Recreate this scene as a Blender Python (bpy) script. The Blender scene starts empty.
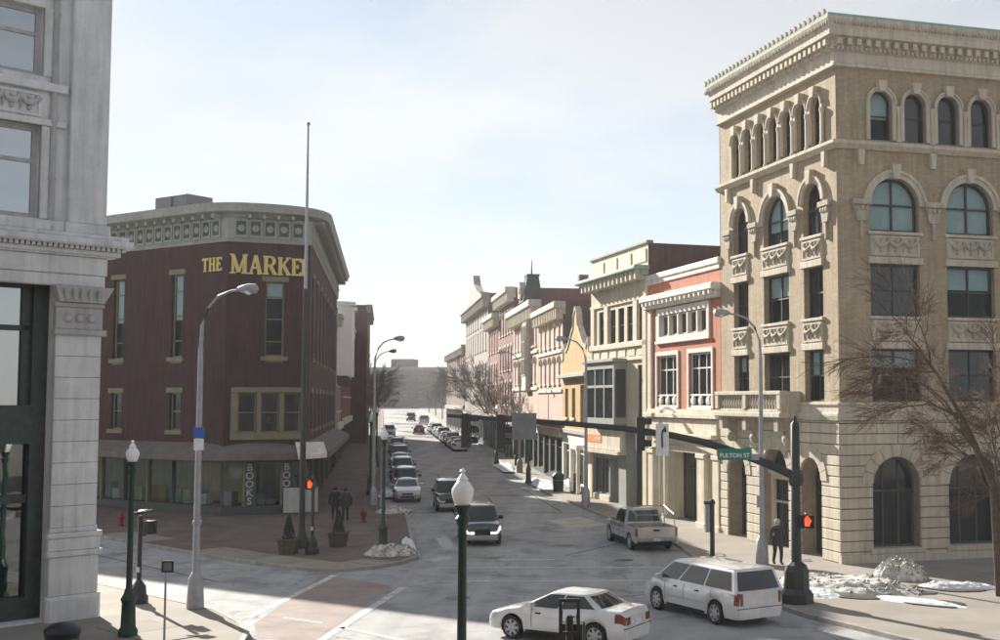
import bpy, bmesh, math, random
from mathutils import Matrix, Vector, noise
R_=math.radians
rnd=random.Random(7)
scene=bpy.context.scene
COL=scene.collection
# ---------------------------------------------------------------- camera
cam=bpy.data.cameras.new('camera'); camo=bpy.data.objects.new('camera',cam); COL.objects.link(camo)
camo.location=(0,0,6.65); camo.rotation_euler=(R_(90)+math.atan(80/1200),0,0)
cam.sensor_width=36; cam.lens=36*1.2; cam.shift_x=-0.10; cam.clip_start=.2; cam.clip_end=8000
scene.camera=camo
# ---------------------------------------------------------------- sky + sun
SUN_AZ=-35.0; SUN_EL=23.5      # degrees from +Y (negative = left of the view), above horizon
w=bpy.data.worlds.new('World'); scene.world=w; w.use_nodes=True
nt=w.node_tree; nt.nodes.clear()
def wn(t,**k):
    n=nt.nodes.new(t)
    for a,b in k.items(): setattr(n,a,b)
    return n
sky=wn('ShaderNodeTexSky',sky_type='NISHITA',sun_disc=False,sun_elevation=R_(SUN_EL),sun_rotation=R_(SUN_AZ),air_density=1.0,dust_density=.2,ozone_density=1.6,altitude=20)
tc=wn('ShaderNodeTexCoord'); sep=wn('ShaderNodeSeparateXYZ'); nt.links.new(tc.outputs['Generated'],sep.inputs[0])
zz=wn('ShaderNodeMath',operation='ADD'); nt.links.new(sep.outputs['Z'],zz.inputs[0]); zz.inputs[1].default_value=.22
zm=wn('ShaderNodeMath',operation='MAXIMUM'); nt.links.new(zz.outputs[0],zm.inputs[0]); zm.inputs[1].default_value=.08
dv=wn('ShaderNodeVectorMath',operation='DIVIDE'); nt.links.new(tc.outputs['Generated'],dv.inputs[0])
cb=wn('ShaderNodeCombineXYZ')
for i in range(3): nt.links.new(zm.outputs[0],cb.inputs[i])
nt.links.new(cb.outputs[0],dv.inputs[1])
nz=wn('ShaderNodeTexNoise'); nz.inputs['Scale'].default_value=1.15; nz.inputs['Detail'].default_value=7; nz.inputs['Roughness'].default_value=.55
mp=wn('ShaderNodeMapping'); mp.inputs['Location'].default_value=(1.3,4.1,0); nt.links.new(dv.outputs[0],mp.inputs[0]); nt.links.new(mp.outputs[0],nz.inputs['Vector'])
rp=wn('ShaderNodeValToRGB'); rp.color_ramp.elements[0].position=.42; rp.color_ramp.elements[1].position=.57
rp.color_ramp.elements[0].color=(.58,.58,.58,1); rp.color_ramp.elements[1].color=(.97,.97,.97,1)
nt.links.new(nz.outputs[0],rp.inputs[0])
mx=wn('ShaderNodeMix',data_type='RGBA'); nt.links.new(rp.outputs[0],mx.inputs[0]); nt.links.new(sky.outputs[0],mx.inputs[6]); 
bw=wn('ShaderNodeRGBToBW'); nt.links.new(sky.outputs[0],bw.inputs[0])
gm_=wn('ShaderNodeMath',operation='MULTIPLY_ADD'); nt.links.new(bw.outputs[0],gm_.inputs[0]); gm_.inputs[1].default_value=.9; gm_.inputs[2].default_value=3.2
lim=wn('ShaderNodeMath',operation='MINIMUM'); nt.links.new(gm_.outputs[0],lim.inputs[0]); lim.inputs[1].default_value=7.9
cc=wn('ShaderNodeCombineColor')
for i_,k_ in enumerate((.965,1.0,1.04)):
    mk_=wn('ShaderNodeMath',operation='MULTIPLY'); nt.links.new(lim.outputs[0],mk_.inputs[0]); mk_.inputs[1].default_value=k_; nt.links.new(mk_.outputs[0],cc.inputs[i_])
nt.links.new(cc.outputs[0],mx.inputs[7])
bg=wn('ShaderNodeBackground'); bg.inputs[1].default_value=.05; nt.links.new(mx.outputs[2],bg.inputs[0])
ow=wn('ShaderNodeOutputWorld'); nt.links.new(bg.outputs[0],ow.inputs[0])
sl=bpy.data.lights.new('sun','SUN'); sl.energy=5.0; sl.angle=R_(.6); sl.color=(1,.93,.82)
so=bpy.data.objects.new('sun',sl); COL.objects.link(so)
az,el=R_(SUN_AZ),R_(SUN_EL)
sd=Vector((math.sin(az)*math.cos(el),math.cos(az)*math.cos(el),math.sin(el)))
so.rotation_euler=sd.to_track_quat('Z','Y').to_euler(); so.location=(-40,60,60)
vs=scene.view_settings; vs.view_transform='Standard'; vs.look='None'; vs.gamma=1; vs.use_curve_mapping=False; vs.exposure=1.27
scene.render.engine='CYCLES'
# ---------------------------------------------------------------- materials
def mat(name,col,rough=.8,var=.18,scale=2.0,fine=30.,bump=.15,metal=0,streak=0,col2=None,spec=.4,emit=None,coat=0,bdist=.02):
    m=bpy.data.materials.new(name); m.use_nodes=True; t=m.node_tree; L=t.links.new
    p=t.nodes['Principled BSDF']; p.inputs['Roughness'].default_value=rough; p.inputs['Metallic'].default_value=metal
    p.inputs['Specular IOR Level'].default_value=spec; p.inputs['Coat Weight'].default_value=coat; p.inputs['Coat Roughness'].default_value=.06
    c=t.nodes.new('ShaderNodeTexCoord'); n1=t.nodes.new('ShaderNodeTexNoise'); n1.inputs['Scale'].default_value=scale; n1.inputs['Detail'].default_value=6; n1.inputs['Roughness'].default_value=.6
    L(c.outputs['Object'],n1.inputs['Vector'])
    n2=t.nodes.new('ShaderNodeTexNoise'); n2.inputs['Scale'].default_value=fine; n2.inputs['Detail'].default_value=3; L(c.outputs['Object'],n2.inputs['Vector'])
    mixn=t.nodes.new('ShaderNodeMix'); mixn.inputs[0].default_value=.35; L(n1.outputs[0],mixn.inputs[2]); L(n2.outputs[0],mixn.inputs[3])
    fac=mixn.outputs[0]
    if streak:
        mpn=t.nodes.new('ShaderNodeMapping'); mpn.inputs['Scale'].default_value=(3.,3.,.22); L(c.outputs['Object'],mpn.inputs[0])
        n3=t.nodes.new('ShaderNodeTexNoise'); n3.inputs['Scale'].default_value=1.6; n3.inputs['Detail'].default_value=5; L(mpn.outputs[0],n3.inputs['Vector'])
        mm=t.nodes.new('ShaderNodeMix'); mm.inputs[0].default_value=streak; L(fac,mm.inputs[2]); L(n3.outputs[0],mm.inputs[3]); fac=mm.outputs[0]
    r=t.nodes.new('ShaderNodeValToRGB'); L(fac,r.inputs[0])
    a=[max(0,v*(1-var*1.6)) for v in (col2 or col)]; b=[min(1,v*(1+var)) for v in col]
    r.color_ramp.elements[0].position=.3; r.color_ramp.elements[1].position=.68
    r.color_ramp.elements[0].color=(*a,1); r.color_ramp.elements[1].color=(*b,1)
    L(r.outputs[0],p.inputs['Base Color'])
    if bump:
        bn=t.nodes.new('ShaderNodeBump'); bn.inputs['Strength'].default_value=bump; bn.inputs['Distance'].default_value=bdist; L(n2.outputs[0],bn.inputs['Height']); L(bn.outputs[0],p.inputs['Normal'])
    if emit:
        p.inputs['Emission Color'].default_value=(*emit[:3],1); p.inputs['Emission Strength'].default_value=emit[3]
    return m
def brickmat(name,c1,c2,mortar,scale=1.0,bw=.22,bh=.075,var=.25,rough=.85,streak=.4):
    m=mat(name,c1,rough,var,.8,14,0,0,streak); t=m.node_tree; L=t.links.new; p=t.nodes['Principled BSDF']
    ramp=[n for n in t.nodes if n.type=='VALTORGB'][0]
    c=[n for n in t.nodes if n.type=='TEX_COORD'][0]
    s=t.nodes.new('ShaderNodeSeparateXYZ'); L(c.outputs['Object'],s.inputs[0])
    ad=t.nodes.new('ShaderNodeMath'); L(s.outputs[0],ad.inputs[0]); L(s.outputs[1],ad.inputs[1])
    k=t.nodes.new('ShaderNodeCombineXYZ'); L(ad.outputs[0],k.inputs[0]); L(s.outputs[2],k.inputs[1])
    b=t.nodes.new('ShaderNodeTexBrick'); L(k.outputs[0],b.inputs['Vector']); b.inputs['Scale'].default_value=1
    b.inputs['Brick Width'].default_value=bw; b.inputs['Row Height'].default_value=bh; b.inputs['Mortar Size'].default_value=.008
    b.inputs['Color1'].default_value=(1,1,1,1); b.inputs['Color2'].default_value=(*[x/max(y,.001) for x,y in zip(c2,c1)],1); b.inputs['Mortar'].default_value=(*[min(2.5,x/max(y,.001)) for x,y in zip(mortar,c1)],1)
    mu=t.nodes.new('ShaderNodeMix'); mu.data_type='RGBA'; mu.blend_type='MULTIPLY'; mu.inputs[0].default_value=1
    L(ramp.outputs[0],mu.inputs[6]); L(b.outputs[0],mu.inputs[7]); L(mu.outputs[2],p.inputs['Base Color'])
    bn=t.nodes.new('ShaderNodeBump'); bn.inputs['Strength'].default_value=.3; bn.inputs['Distance'].default_value=.01; bn.invert=True; L(b.outputs['Fac'],bn.inputs['Height']); L(bn.outputs[0],p.inputs['Normal'])
    return m
def glassmat(name,tint=(.02,.025,.03),trans=.45,rough=.03,wav=.012):
    m=bpy.data.materials.new(name); m.use_nodes=True; t=m.node_tree; L=t.links.new
    p=t.nodes['Principled BSDF']; p.inputs['Base Color'].default_value=(*tint,1); p.inputs['Roughness'].default_value=rough; p.inputs['Specular IOR Level'].default_value=.8
    c=t.nodes.new('ShaderNodeTexCoord'); n=t.nodes.new('ShaderNodeTexNoise'); n.inputs['Scale'].default_value=1.3; n.inputs['Detail'].default_value=1; L(c.outputs['Object'],n.inputs['Vector'])
    b=t.nodes.new('ShaderNodeBump'); b.inputs['Strength'].default_value=.6; b.inputs['Distance'].default_value=wav; L(n.outputs[0],b.inputs['Height']); L(b.outputs[0],p.inputs['Normal'])
    if trans:
        tr=t.nodes.new('ShaderNodeBsdfTransparent'); tr.inputs[0].default_value=(.85,.92,.92,1); mi=t.nodes.new('ShaderNodeMixShader'); mi.inputs[0].default_value=trans
        L(p.outputs[0],mi.inputs[1]); L(tr.outputs[0],mi.inputs[2]); L(mi.outputs[0],t.nodes['Material Output'].inputs[0])
    return m
M={}
M['asphalt']=mat('asphalt',(.40,.403,.408),.85,.2,.35,60,.25,col2=(.27,.273,.28))
def tracks(m):
    t=m.node_tree; L=t.links.new; r=[n for n in t.nodes if n.type=='VALTORGB'][0]; src=r.inputs[0].links[0].from_socket; c=[n for n in t.nodes if n.type=='TEX_COORD'][0]
    for rot,sc,wt in ((-10.5,(1.1,.035,1),.42),(43,(.9,.03,1),.30)):
        mp_=t.nodes.new('ShaderNodeMapping'); mp_.inputs['Rotation'].default_value=(0,0,R_(rot)); mp_.inputs['Scale'].default_value=sc; L(c.outputs['Object'],mp_.inputs[0])
        n=t.nodes.new('ShaderNodeTexNoise'); n.inputs['Scale'].default_value=1; n.inputs['Detail'].default_value=5; L(mp_.outputs[0],n.inputs['Vector'])
        mm=t.nodes.new('ShaderNodeMix'); mm.inputs[0].default_value=wt; L(src,mm.inputs[2]); L(n.outputs[0],mm.inputs[3]); src=mm.outputs[0]
    L(src,r.inputs[0])
    p=t.nodes['Principled BSDF']; vo=t.nodes.new('ShaderNodeTexVoronoi'); vo.feature='DISTANCE_TO_EDGE'; vo.inputs['Scale'].default_value=.16
    wn_=t.nodes.new('ShaderNodeTexNoise'); wn_.inputs['Scale'].default_value=.9; wn_.inputs['Detail'].default_value=6; L(c.outputs['Object'],wn_.inputs['Vector'])
    va=t.nodes.new('ShaderNodeMix'); va.data_type='VECTOR'; va.inputs[0].default_value=.55; L(c.outputs['Object'],va.inputs[4]); L(wn_.outputs['Color'],va.inputs[5]); 
    ad=t.nodes.new('ShaderNodeVectorMath'); ad.operation='MULTIPLY_ADD'; L(wn_.outputs['Color'],ad.inputs[0]); ad.inputs[1].default_value=(3,3,0); L(c.outputs['Object'],ad.inputs[2]); L(ad.outputs[0],vo.inputs['Vector']); t.nodes.remove(va)
    cr=t.nodes.new('ShaderNodeValToRGB'); cr.color_ramp.elements[0].position=.0; cr.color_ramp.elements[0].color=(.35,.35,.35,1); cr.color_ramp.elements[1].position=.006; cr.color_ramp.elements[1].color=(1,1,1,1); L(vo.outputs['Distance'],cr.inputs[0])
    st=t.nodes.new('ShaderNodeTexNoise'); st.inputs['Scale'].default_value=.55; st.inputs['Detail'].default_value=8; st.inputs['Roughness'].default_value=.65; L(c.outputs['Object'],st.inputs['Vector'])
    sr=t.nodes.new('ShaderNodeValToRGB'); sr.color_ramp.elements[0].position=.34; sr.color_ramp.elements[0].color=(.62,.62,.63,1); sr.color_ramp.elements[1].position=.5; sr.color_ramp.elements[1].color=(1,1,1,1); L(st.outputs[0],sr.inputs[0])
    src=r.outputs[0]
    for o_ in(cr,sr):
        mu=t.nodes.new('ShaderNodeMix'); mu.data_type='RGBA'; mu.blend_type='MULTIPLY'; mu.inputs[0].default_value=1; L(src,mu.inputs[6]); L(o_.outputs[0],mu.inputs[7]); src=mu.outputs[2]
    L(src,p.inputs['Base Color'])
tracks(M['asphalt'])
M['ground']=mat('ground',(.16,.155,.15),.95,.3,.05,2,.2)
M['redpave']=mat('red_pavement',(.30,.245,.225),.9,.25,.8,50,.2)
M['conc']=mat('concrete',(.29,.265,.23),.9,.16,.5,45,.2)
M['conc2']=mat('concrete_slab',(.26,.235,.2),.9,.16,.6,45,.2)
M['brickpave']=mat('brick_paving',(.15,.115,.10),.9,.3,.7,20,.25)
M['granite']=mat('granite',(.33,.32,.30),.8,.25,2,80,.15)
M['paint']=mat('road_paint',(.60,.60,.58),.8,.3,2.6,22,.1,col2=(.36,.36,.355))
M['patch']=mat('pale_patch',(.50,.48,.44),.9,.2,1.2,30,.1)
M['snow']=mat('snow',(.80,.82,.85),.8,.10,3,30,.4)
M['dirtysnow']=mat('dirty_snow',(.62,.61,.58),.9,.35,2.2,14,.5,col2=(.25,.22,.19))
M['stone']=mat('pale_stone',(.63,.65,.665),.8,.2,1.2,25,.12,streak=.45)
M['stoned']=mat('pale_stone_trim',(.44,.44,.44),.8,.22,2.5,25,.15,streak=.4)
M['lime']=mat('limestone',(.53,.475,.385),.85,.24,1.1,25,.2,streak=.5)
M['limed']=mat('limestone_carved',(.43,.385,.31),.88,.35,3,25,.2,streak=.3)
M['joint']=mat('stone_joint',(.30,.25,.19),.9,.2,3,25,.1)
M['tan']=brickmat('tan_brick',(.42,.335,.22),(.33,.265,.175),(.36,.30,.225),var=.24,streak=.5)
M['darkred']=brickmat('dark_red_brick',(.058,.021,.018),(.046,.018,.016),(.06,.036,.032),var=.42,streak=.55)
M['salmon']=brickmat('salmon_brick',(.49,.165,.09),(.42,.14,.078),(.44,.2,.125),var=.22)
M['redbrick']=brickmat('red_brick',(.26,.085,.06),(.21,.07,.055),(.25,.14,.11))
M['brownbrick']=brickmat('brown_brick',(.145,.085,.068),(.115,.07,.06),(.15,.11,.095))
M['maroon']=brickmat('maroon_brick',(.17,.055,.047),(.18,.05,.045),(.2,.09,.08))
M['cream']=mat('cream_paint',(.58,.515,.375),.75,.24,1.0,20,.08,streak=.45)
M['cream2']=mat('cream_trim',(.60,.545,.43),.75,.26,1.5,20,.08,streak=.45)
M['white']=mat('white_trim',(.68,.65,.585),.7,.24,1.5,20,.08,streak=.4)
M['pink']=mat('pink_paint',(.50,.36,.295),.8,.28,1.0,20,.08,streak=.45)
M['yellow']=mat('ochre_paint',(.42,.28,.085),.8,.3,1.2,20,.08,streak=.35)
M['greystone']=mat('grey_stone',(.31,.28,.245),.85,.18,.8,20,.12,streak=.4)
M['greygreen']=mat('grey_green_paint',(.30,.315,.29),.75,.2,1.5,20,.08,streak=.35)
M['olive']=mat('olive_trim',(.19,.17,.11),.7,.18,2,20,.08)
M['gold']=mat('gold_lettering',(.62,.50,.17),.5,.15,3,20,.05)
M['teal']=mat('verdigris',(.30,.44,.38),.7,.2,2,20,.1,streak=.3)
M['roof']=mat('roof_tar',(.09,.09,.09),.95,.2,.6,10,.2)
M['rust']=mat('brown_roofing',(.16,.135,.13),.85,.25,1.4,16,.15)
M['dark']=mat('dark_interior',(.028,.027,.026),.9,.4,1.5,10,0)
M['blackmetal']=mat('black_metal',(.022,.025,.026),.45,.3,6,60,.04,spec=.5)
M['greenmetal']=mat('dark_green_metal',(.022,.05,.04),.45,.25,6,60,.04,spec=.5)
M['galv']=mat('galvanised_steel',(.36,.37,.40),.5,.15,5,60,.04,metal=.5)
M['alum']=mat('aluminium_frame',(.5,.5,.49),.45,.1,5,60,.03,metal=.4)
M['dkframe']=mat('dark_window_frame',(.035,.035,.037),.5,.25,5,40,.03)
M['greenframe']=mat('green_shopfront',(.06,.078,.07),.55,.25,5,40,.03)
M['blind']=mat('window_blind',(.74,.76,.78),.8,.1,2,8,.05)
M['curtain']=mat('grey_curtain',(.30,.31,.32),.9,.3,5,20,.05)
M['glass']=glassmat('window_glass')
M['glassc']=glassmat('clear_shop_glass',(.03,.035,.035),.78)
M['glassb']=glassmat('glass_over_blind',(.03,.035,.04),.9)
M['glassr']=glassmat('coated_glass',(.05,.07,.085),.0,.02,.006); M['glassr'].node_tree.nodes['Principled BSDF'].inputs['IOR'].default_value=2.9
M['glassr2']=glassmat('tinted_display_glass',(.03,.045,.045),.45,.02,.006); M['glassr2'].node_tree.nodes['Principled BSDF'].inputs['IOR'].default_value=2.3
M['glassd']=glassmat('dark_glass',(.012,.014,.016),.15)
M['carglass']=glassmat('car_glass',(.012,.014,.016),.12,.02,.002)
M['tyre']=mat('tyre_rubber',(.018,.018,.018),.85,.3,8,60,.1)
M['rim']=mat('wheel_alloy',(.42,.43,.44),.4,.1,5,40,.02,metal=.25)
M['under']=mat('underbody',(.012,.012,.012),.9,.2,5,20,0)
M['globe']=mat('milk_globe',(.82,.84,.85),.25,.05,3,10,0,spec=.6)
M['lens']=mat('lamp_lens',(.72,.74,.76),.2,.05,3,10,0,spec=.7)
M['red']=mat('red_enamel',(.22,.022,.02),.45,.2,4,40,.03)
M['blue']=mat('blue_sign',(.05,.12,.42),.5,.1,4,40,.02)
M['wet']=mat('wet_stain',(.10,.10,.10),.35,.4,2.5,30,.1,spec=.5)
M['wsign']=mat('white_sign',(.72,.73,.74),.5,.08,4,40,.02)
M['gsign']=mat('green_sign',(.02,.20,.15),.5,.1,4,40,.02)
M['orange']=mat('orange_lettering',(.85,.24,.05),.6,.1,3,20,.02)
M['signback']=mat('sign_back',(.20,.21,.215),.5,.15,4,40,.03,metal=.3)
M['handlit']=mat('lit_red_hand',(.9,.12,.02),.5,.0,3,10,0,emit=(1,.05,.02,1.1))
M['headlit']=mat('lit_headlamp',(.9,.85,.7),.3,.0,3,10,0,emit=(1,.86,.55,1.3))
M['headlamp']=mat('headlamp',(.55,.57,.6),.12,.05,3,10,0,spec=.9,coat=.5)
M['tail']=mat('tail_lamp',(.17,.008,.008),.2,.1,3,10,0,spec=.7,coat=.4)
M['plate']=mat('number_plate',(.7,.7,.68),.5,.1,9,40,0)
M['trunk']=mat('bark',(.095,.075,.06),.95,.3,4,20,.4)
M['twig']=mat('twigs',(.13,.085,.06),.95,.3,4,20,.1)
M['twig2']=mat('grey_twigs',(.17,.14,.115),.95,.3,4,20,.1)
M['leaf']=mat('evergreen',(.02,.035,.02),.8,.4,9,40,.2)
M['soil']=mat('planter',(.10,.075,.055),.9,.3,4,30,.2)
def paint(n,c,metal=.35,rough=.26): return mat(n,c,rough,.14,1.6,60,.012,metal=metal,coat=1.0,spec=.6)
P={'white':paint('white_car_paint',(.66,.67,.68),.05),'silver':paint('silver_car_paint',(.48,.49,.50),.55),'dkgreen':paint('dark_green_car_paint',(.035,.05,.048),.3),
 'black':paint('black_car_paint',(.02,.02,.022),.2),'maroon':paint('maroon_car_paint',(.17,.02,.022),.3),'grey':paint('grey_car_paint',(.20,.205,.21),.5),'blue':paint('blue_car_paint',(.05,.07,.13),.4),'tan':paint('tan_car_paint',(.40,.36,.28),.4),'sand':paint('pearl_car_paint',(.56,.56,.55),.35)}
# ---------------------------------------------------------------- mesh helpers
class B:
    def __init__(s): s.v=[]; s.f=[]
    def add(s,vs,fs):
        o=len(s.v); s.v+=[tuple(v) for v in vs]; s.f+=[tuple(i+o for i in f) for f in fs]; return s
    def box(s,x0,x1,y0,y1,z0,z1):
        return s.add([(x0,y0,z0),(x1,y0,z0),(x1,y1,z0),(x0,y1,z0),(x0,y0,z1),(x1,y0,z1),(x1,y1,z1),(x0,y1,z1)],[(3,2,1,0),(4,5,6,7),(0,1,5,4),(1,2,6,5),(2,3,7,6),(3,0,4,7)])
    def cbox(s,x0,x1,y0,y1,z0,z1,c=.02):   # box with a chamfered front (low y) face
        return s.add([(x0,y1,z0),(x1,y1,z0),(x1,y1,z1),(x0,y1,z1),(x0,y0+c,z0),(x1,y0+c,z0),(x1,y0+c,z1),(x0,y0+c,z1),(x0+c,y0,z0+c),(x1-c,y0,z0+c),(x1-c,y0,z1-c),(x0+c,y0,z1-c)],
          [(8,9,10,11),(4,5,9,8),(5,6,10,9),(6,7,11,10),(7,4,8,11),(0,1,5,4),(1,2,6,5),(2,3,7,6),(3,0,4,7),(3,2,1,0)])
    def prism(s,poly,y0,y1):               # polygon in (x,z) pushed along y
        n=len(poly); return s.add([(x,y0,z) for x,z in poly]+[(x,y1,z) for x,z in poly],[tuple(range(n)),tuple(range(2*n-1,n-1,-1))]+[(i,i+n,(i+1)%n+n,(i+1)%n) for i in range(n)])
    def slab(s,poly,z0,z1):                # polygon in (x,y) pushed along z
        n=len(poly); return s.add([(x,y,z0) for x,y in poly]+[(x,y,z1) for x,y in poly],[tuple(range(n-1,-1,-1)),tuple(range(n,2*n))]+[(i,(i+1)%n,(i+1)%n+n,i+n) for i in range(n)])
    def strip(s,inner,outer,y0,y1,closed=False):  # ring between two (x,z) polylines
        n=len(inner); vs=[(x,y0,z) for x,z in inner]+[(x,y0,z) for x,z in outer]+[(x,y1,z) for x,z in inner]+[(x,y1,z) for x,z in outer]; fs=[]
        for i in range(n if closed else n-1):
            j=(i+1)%n; fs+=[(i,j,n+j,n+i),(2*n+i,3*n+i,3*n+j,2*n+j),(n+i,n+j,3*n+j,3*n+i),(j,i,2*n+i,2*n+j)]
        if not closed: fs+=[(0,n,3*n,2*n),(n-1,3*n-1,4*n-1,2*n-1)]
        return s.add(vs,fs)
    def tube(s,pts,rads,seg=8,cap=True):
        pts=[Vector(p) for p in pts]; rads=rads if isinstance(rads,(list,tuple)) else [rads]*len(pts); vs=[];fs=[]
        for i,p in enumerate(pts):
            d=(pts[min(i+1,len(pts)-1)]-pts[max(i-1,0)]).normalized()
            a=d.cross(Vector((0,0,1)) if abs(d.z)<.95 else Vector((1,0,0))).normalized(); b=d.cross(a)
            for k in range(seg):
                t=2*math.pi*k/seg; vs.append(p+(a*math.cos(t)+b*math.sin(t))*rads[i])
        for i in range(len(pts)-1):
            for k in range(seg): fs.append((i*seg+k,i*seg+(k+1)%seg,(i+1)*seg+(k+1)%seg,(i+1)*seg+k))
        if cap: fs+=[tuple(range(seg-1,-1,-1)),tuple(range((len(pts)-1)*seg,len(pts)*seg))]
        return s.add(vs,fs)
    def lathe(s,prof,c=(0,0,0),seg=16,axis='z',cap=True):
        vs=[];fs=[];n=len(prof)
        for r,z in prof:
            for k in range(seg):
                t=2*math.pi*(k+.5)/seg; x,y=r*math.cos(t),r*math.sin(t)
                vs.append((c[0]+x,c[1]+y,c[2]+z) if axis=='z' else ((c[0]+x,c[1]+z,c[2]+y) if axis=='y' else (c[0]+z,c[1]+x,c[2]+y)))
        for i in range(n-1):
            for k in range(seg): fs.append((i*seg+k,i*seg+(k+1)%seg,(i+1)*seg+(k+1)%seg,(i+1)*seg+k))
        if cap: fs+=[tuple(range(seg-1,-1,-1)),tuple(range((n-1)*seg,n*seg))]
        return s.add(vs,fs)
    def sweep(s,prof,path,closed_prof=True):   # prof [(out,z)], path [(x,y)] walked with outside on the right hand
        n=len(path); offs=[]
        for i in range(n):
            p=Vector(path[i]); d0=(Vector(path[i])-Vector(path[i-1])).normalized() if i else None; d1=(Vector(path[i+1])-Vector(path[i])).normalized() if i<n-1 else None
            n0=Vector((d0.y,-d0.x)) if d0 else None; n1=Vector((d1.y,-d1.x)) if d1 else None
            if n0 is None: m=n1
            elif n1 is None: m=n0
            else: m=(n0+n1); m=m/(m.dot(n0))
            offs.append((p,m))
        k=len(prof); vs=[(p.x+m.x*o,p.y+m.y*o,z) for p,m in offs for o,z in prof]; fs=[]
        for i in range(n-1):
            for j in range(k): a=i*k+j; b=i*k+(j+1)%k; fs.append((a,b,b+k,a+k))
        fs+=[tuple(range(k)),tuple(range(n*k-1,(n-1)*k-1,-1))]
        return s.add(vs,fs)
    def mesh(s,name,smooth=False):
        me=bpy.data.meshes.new(name); me.from_pydata(s.v,[],s.f); me.validate()
        bm=bmesh.new(); bm.from_mesh(me); bmesh.ops.recalc_face_normals(bm,faces=bm.faces); bm.to_mesh(me); bm.free()
        if smooth: me.polygons.foreach_set('use_smooth',[True]*len(me.polygons)); me.set_sharp_from_angle(angle=R_(38))
        return me
def link(name,me,m,parent=None,MX=None):
    o=bpy.data.objects.new(name,me); COL.objects.link(o)
    if m is not None and not me.materials: me.materials.append(m)
    elif m is not None and me.materials[0]!=m: o.material_slots[0].link='OBJECT'; o.material_slots[0].material=m
    if parent: o.parent=parent
    if MX is not None: o.matrix_local=MX
    return o
def obj(name,b,m,parent=None,MX=None,smooth=False): return link(name,b.mesh(name,smooth),m,parent,MX)
def tag(o,label=None,cat=None,group=None,kind=None):
    if label: o['label']=label
    if cat: o['category']=cat
    if group: o['group']=group
    if kind: o['kind']=kind
    return o
def thing(name,label,cat,loc=(0,0,0),rz=0,group=None):
    o=bpy.data.objects.new(name,None); COL.objects.link(o); o.location=loc; o.rotation_euler=(0,0,R_(rz)); o.empty_display_size=.3
    return tag(o,label,cat,group)
def copy_tree(o,parent=None):
    c=o.copy(); COL.objects.link(c); c.parent=parent
    for ch in o.children: copy_tree(ch,c)
    return c
def dup(o,loc,rz,label):
    c=copy_tree(o); c.location=loc; c.rotation_euler=(0,0,R_(rz)); c['label']=label; return c
def T(x,y,z): return Matrix.Translation((x,y,z))
def fr(root,Pt,deg): return Matrix.Translation((Pt[0]-root.location.x,Pt[1]-root.location.y,0))@Matrix.Rotation(R_(deg),4,'Z')
def gz(Y): return .011*min(max(0,Y-55),365)
_cache={}
def cached(key,fn):
    if key not in _cache: _cache[key]=fn()
    return _cache[key]
# text drawn as a thin solid
def text(name,s,h,m,parent,MX,depth=.02,bold=0.0,space=1.0):
    cu=bpy.data.curves.new(name,'FONT'); cu.body=s; cu.size=h/.72; cu.extrude=depth/2; cu.offset=bold; cu.align_x='CENTER'; cu.space_character=space; cu.resolution_u=4
    t=bpy.data.objects.new('t',cu); COL.objects.link(t); bpy.context.view_layer.update()
    me=bpy.data.meshes.new_from_object(t.evaluated_get(bpy.context.evaluated_depsgraph_get())); bpy.data.objects.remove(t); me.materials.clear()
    return link(name,me,m,parent,MX@Matrix.Rotation(R_(90),4,'X'))
# slab-serif letters from strokes, unit height 1
SER={'T':(.8,[(.4,0,.4,1,.2),(0,.93,.8,.93,.14),(.06,.78,.06,1,.11),(.74,.78,.74,1,.11),(.2,.04,.6,.04,.08)]),
'H':(.9,[(.18,0,.18,1,.2),(.72,0,.72,1,.2),(.18,.52,.72,.52,.11),(0,.04,.36,.04,.08),(.54,.04,.9,.04,.08),(0,.96,.36,.96,.08),(.54,.96,.9,.96,.08)]),
'E':(.75,[(.18,0,.18,1,.2),(0,.94,.72,.94,.12),(0,.06,.75,.06,.12),(.18,.52,.5,.52,.11),(.69,.78,.69,1,.11),(.70,0,.70,.22,.11),(.5,.4,.5,.64,.1)]),
'M':(1.2,[(.2,0,.2,1,.12),(1.0,0,1.0,1,.2),(.2,.95,.6,.08,.19),(.6,.08,1.0,.95,.12),(0,.04,.4,.04,.08),(.78,.04,1.2,.04,.08),(0,.96,.25,.96,.08),(.95,.96,1.2,.96,.08)]),
'A':(1.0,[(.16,0,.5,1,.12),(.5,1,.84,0,.2),(.28,.34,.72,.34,.1),(0,.04,.34,.04,.08),(.64,.04,1.0,.04,.08)]),
'R':(.98,[(.2,0,.2,1,.2),(0,.95,.6,.95,.1),(.2,.5,.6,.5,.1),(.6,.95,.76,.84,.14),(.76,.86,.76,.6,.18),(.76,.62,.6,.5,.14),(.5,.5,.84,.03,.19),(0,.04,.4,.04,.08),(.72,.04,.98,.04,.08)]),
'K':(1.0,[(.2,0,.2,1,.2),(.28,.42,.8,.96,.12),(.42,.58,.84,.03,.2),(0,.04,.4,.04,.08),(0,.96,.4,.96,.08),(.62,.96,.98,.96,.08),(.66,.04,1.0,.04,.08)])}
def serif(word,h,root,MX,m,part='letter',depth=.05,gap=.1,hs=None,wf=1.0):
    x=0
    for i,ch in enumerate(word):
        k=hs[i] if hs else h
        wdt,st=SER[ch]; b=B()
        for n,(x0,z0,x1,z1,t) in enumerate(st):
            a=Vector((x0*wf,z0)); c=Vector((x1*wf,z1)); d=(c-a).normalized(); p=Vector((-d.y,d.x))*t/2
            b.prism([((q.x)*k,(q.y)*k) for q in (a-p,c-p,c+p,a+p)],-depth-.002*n,-.005)
        o=obj(part,b,m,root,MX@T(x,0,0)); x+=(wdt*wf+gap)*k
    return x
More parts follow.
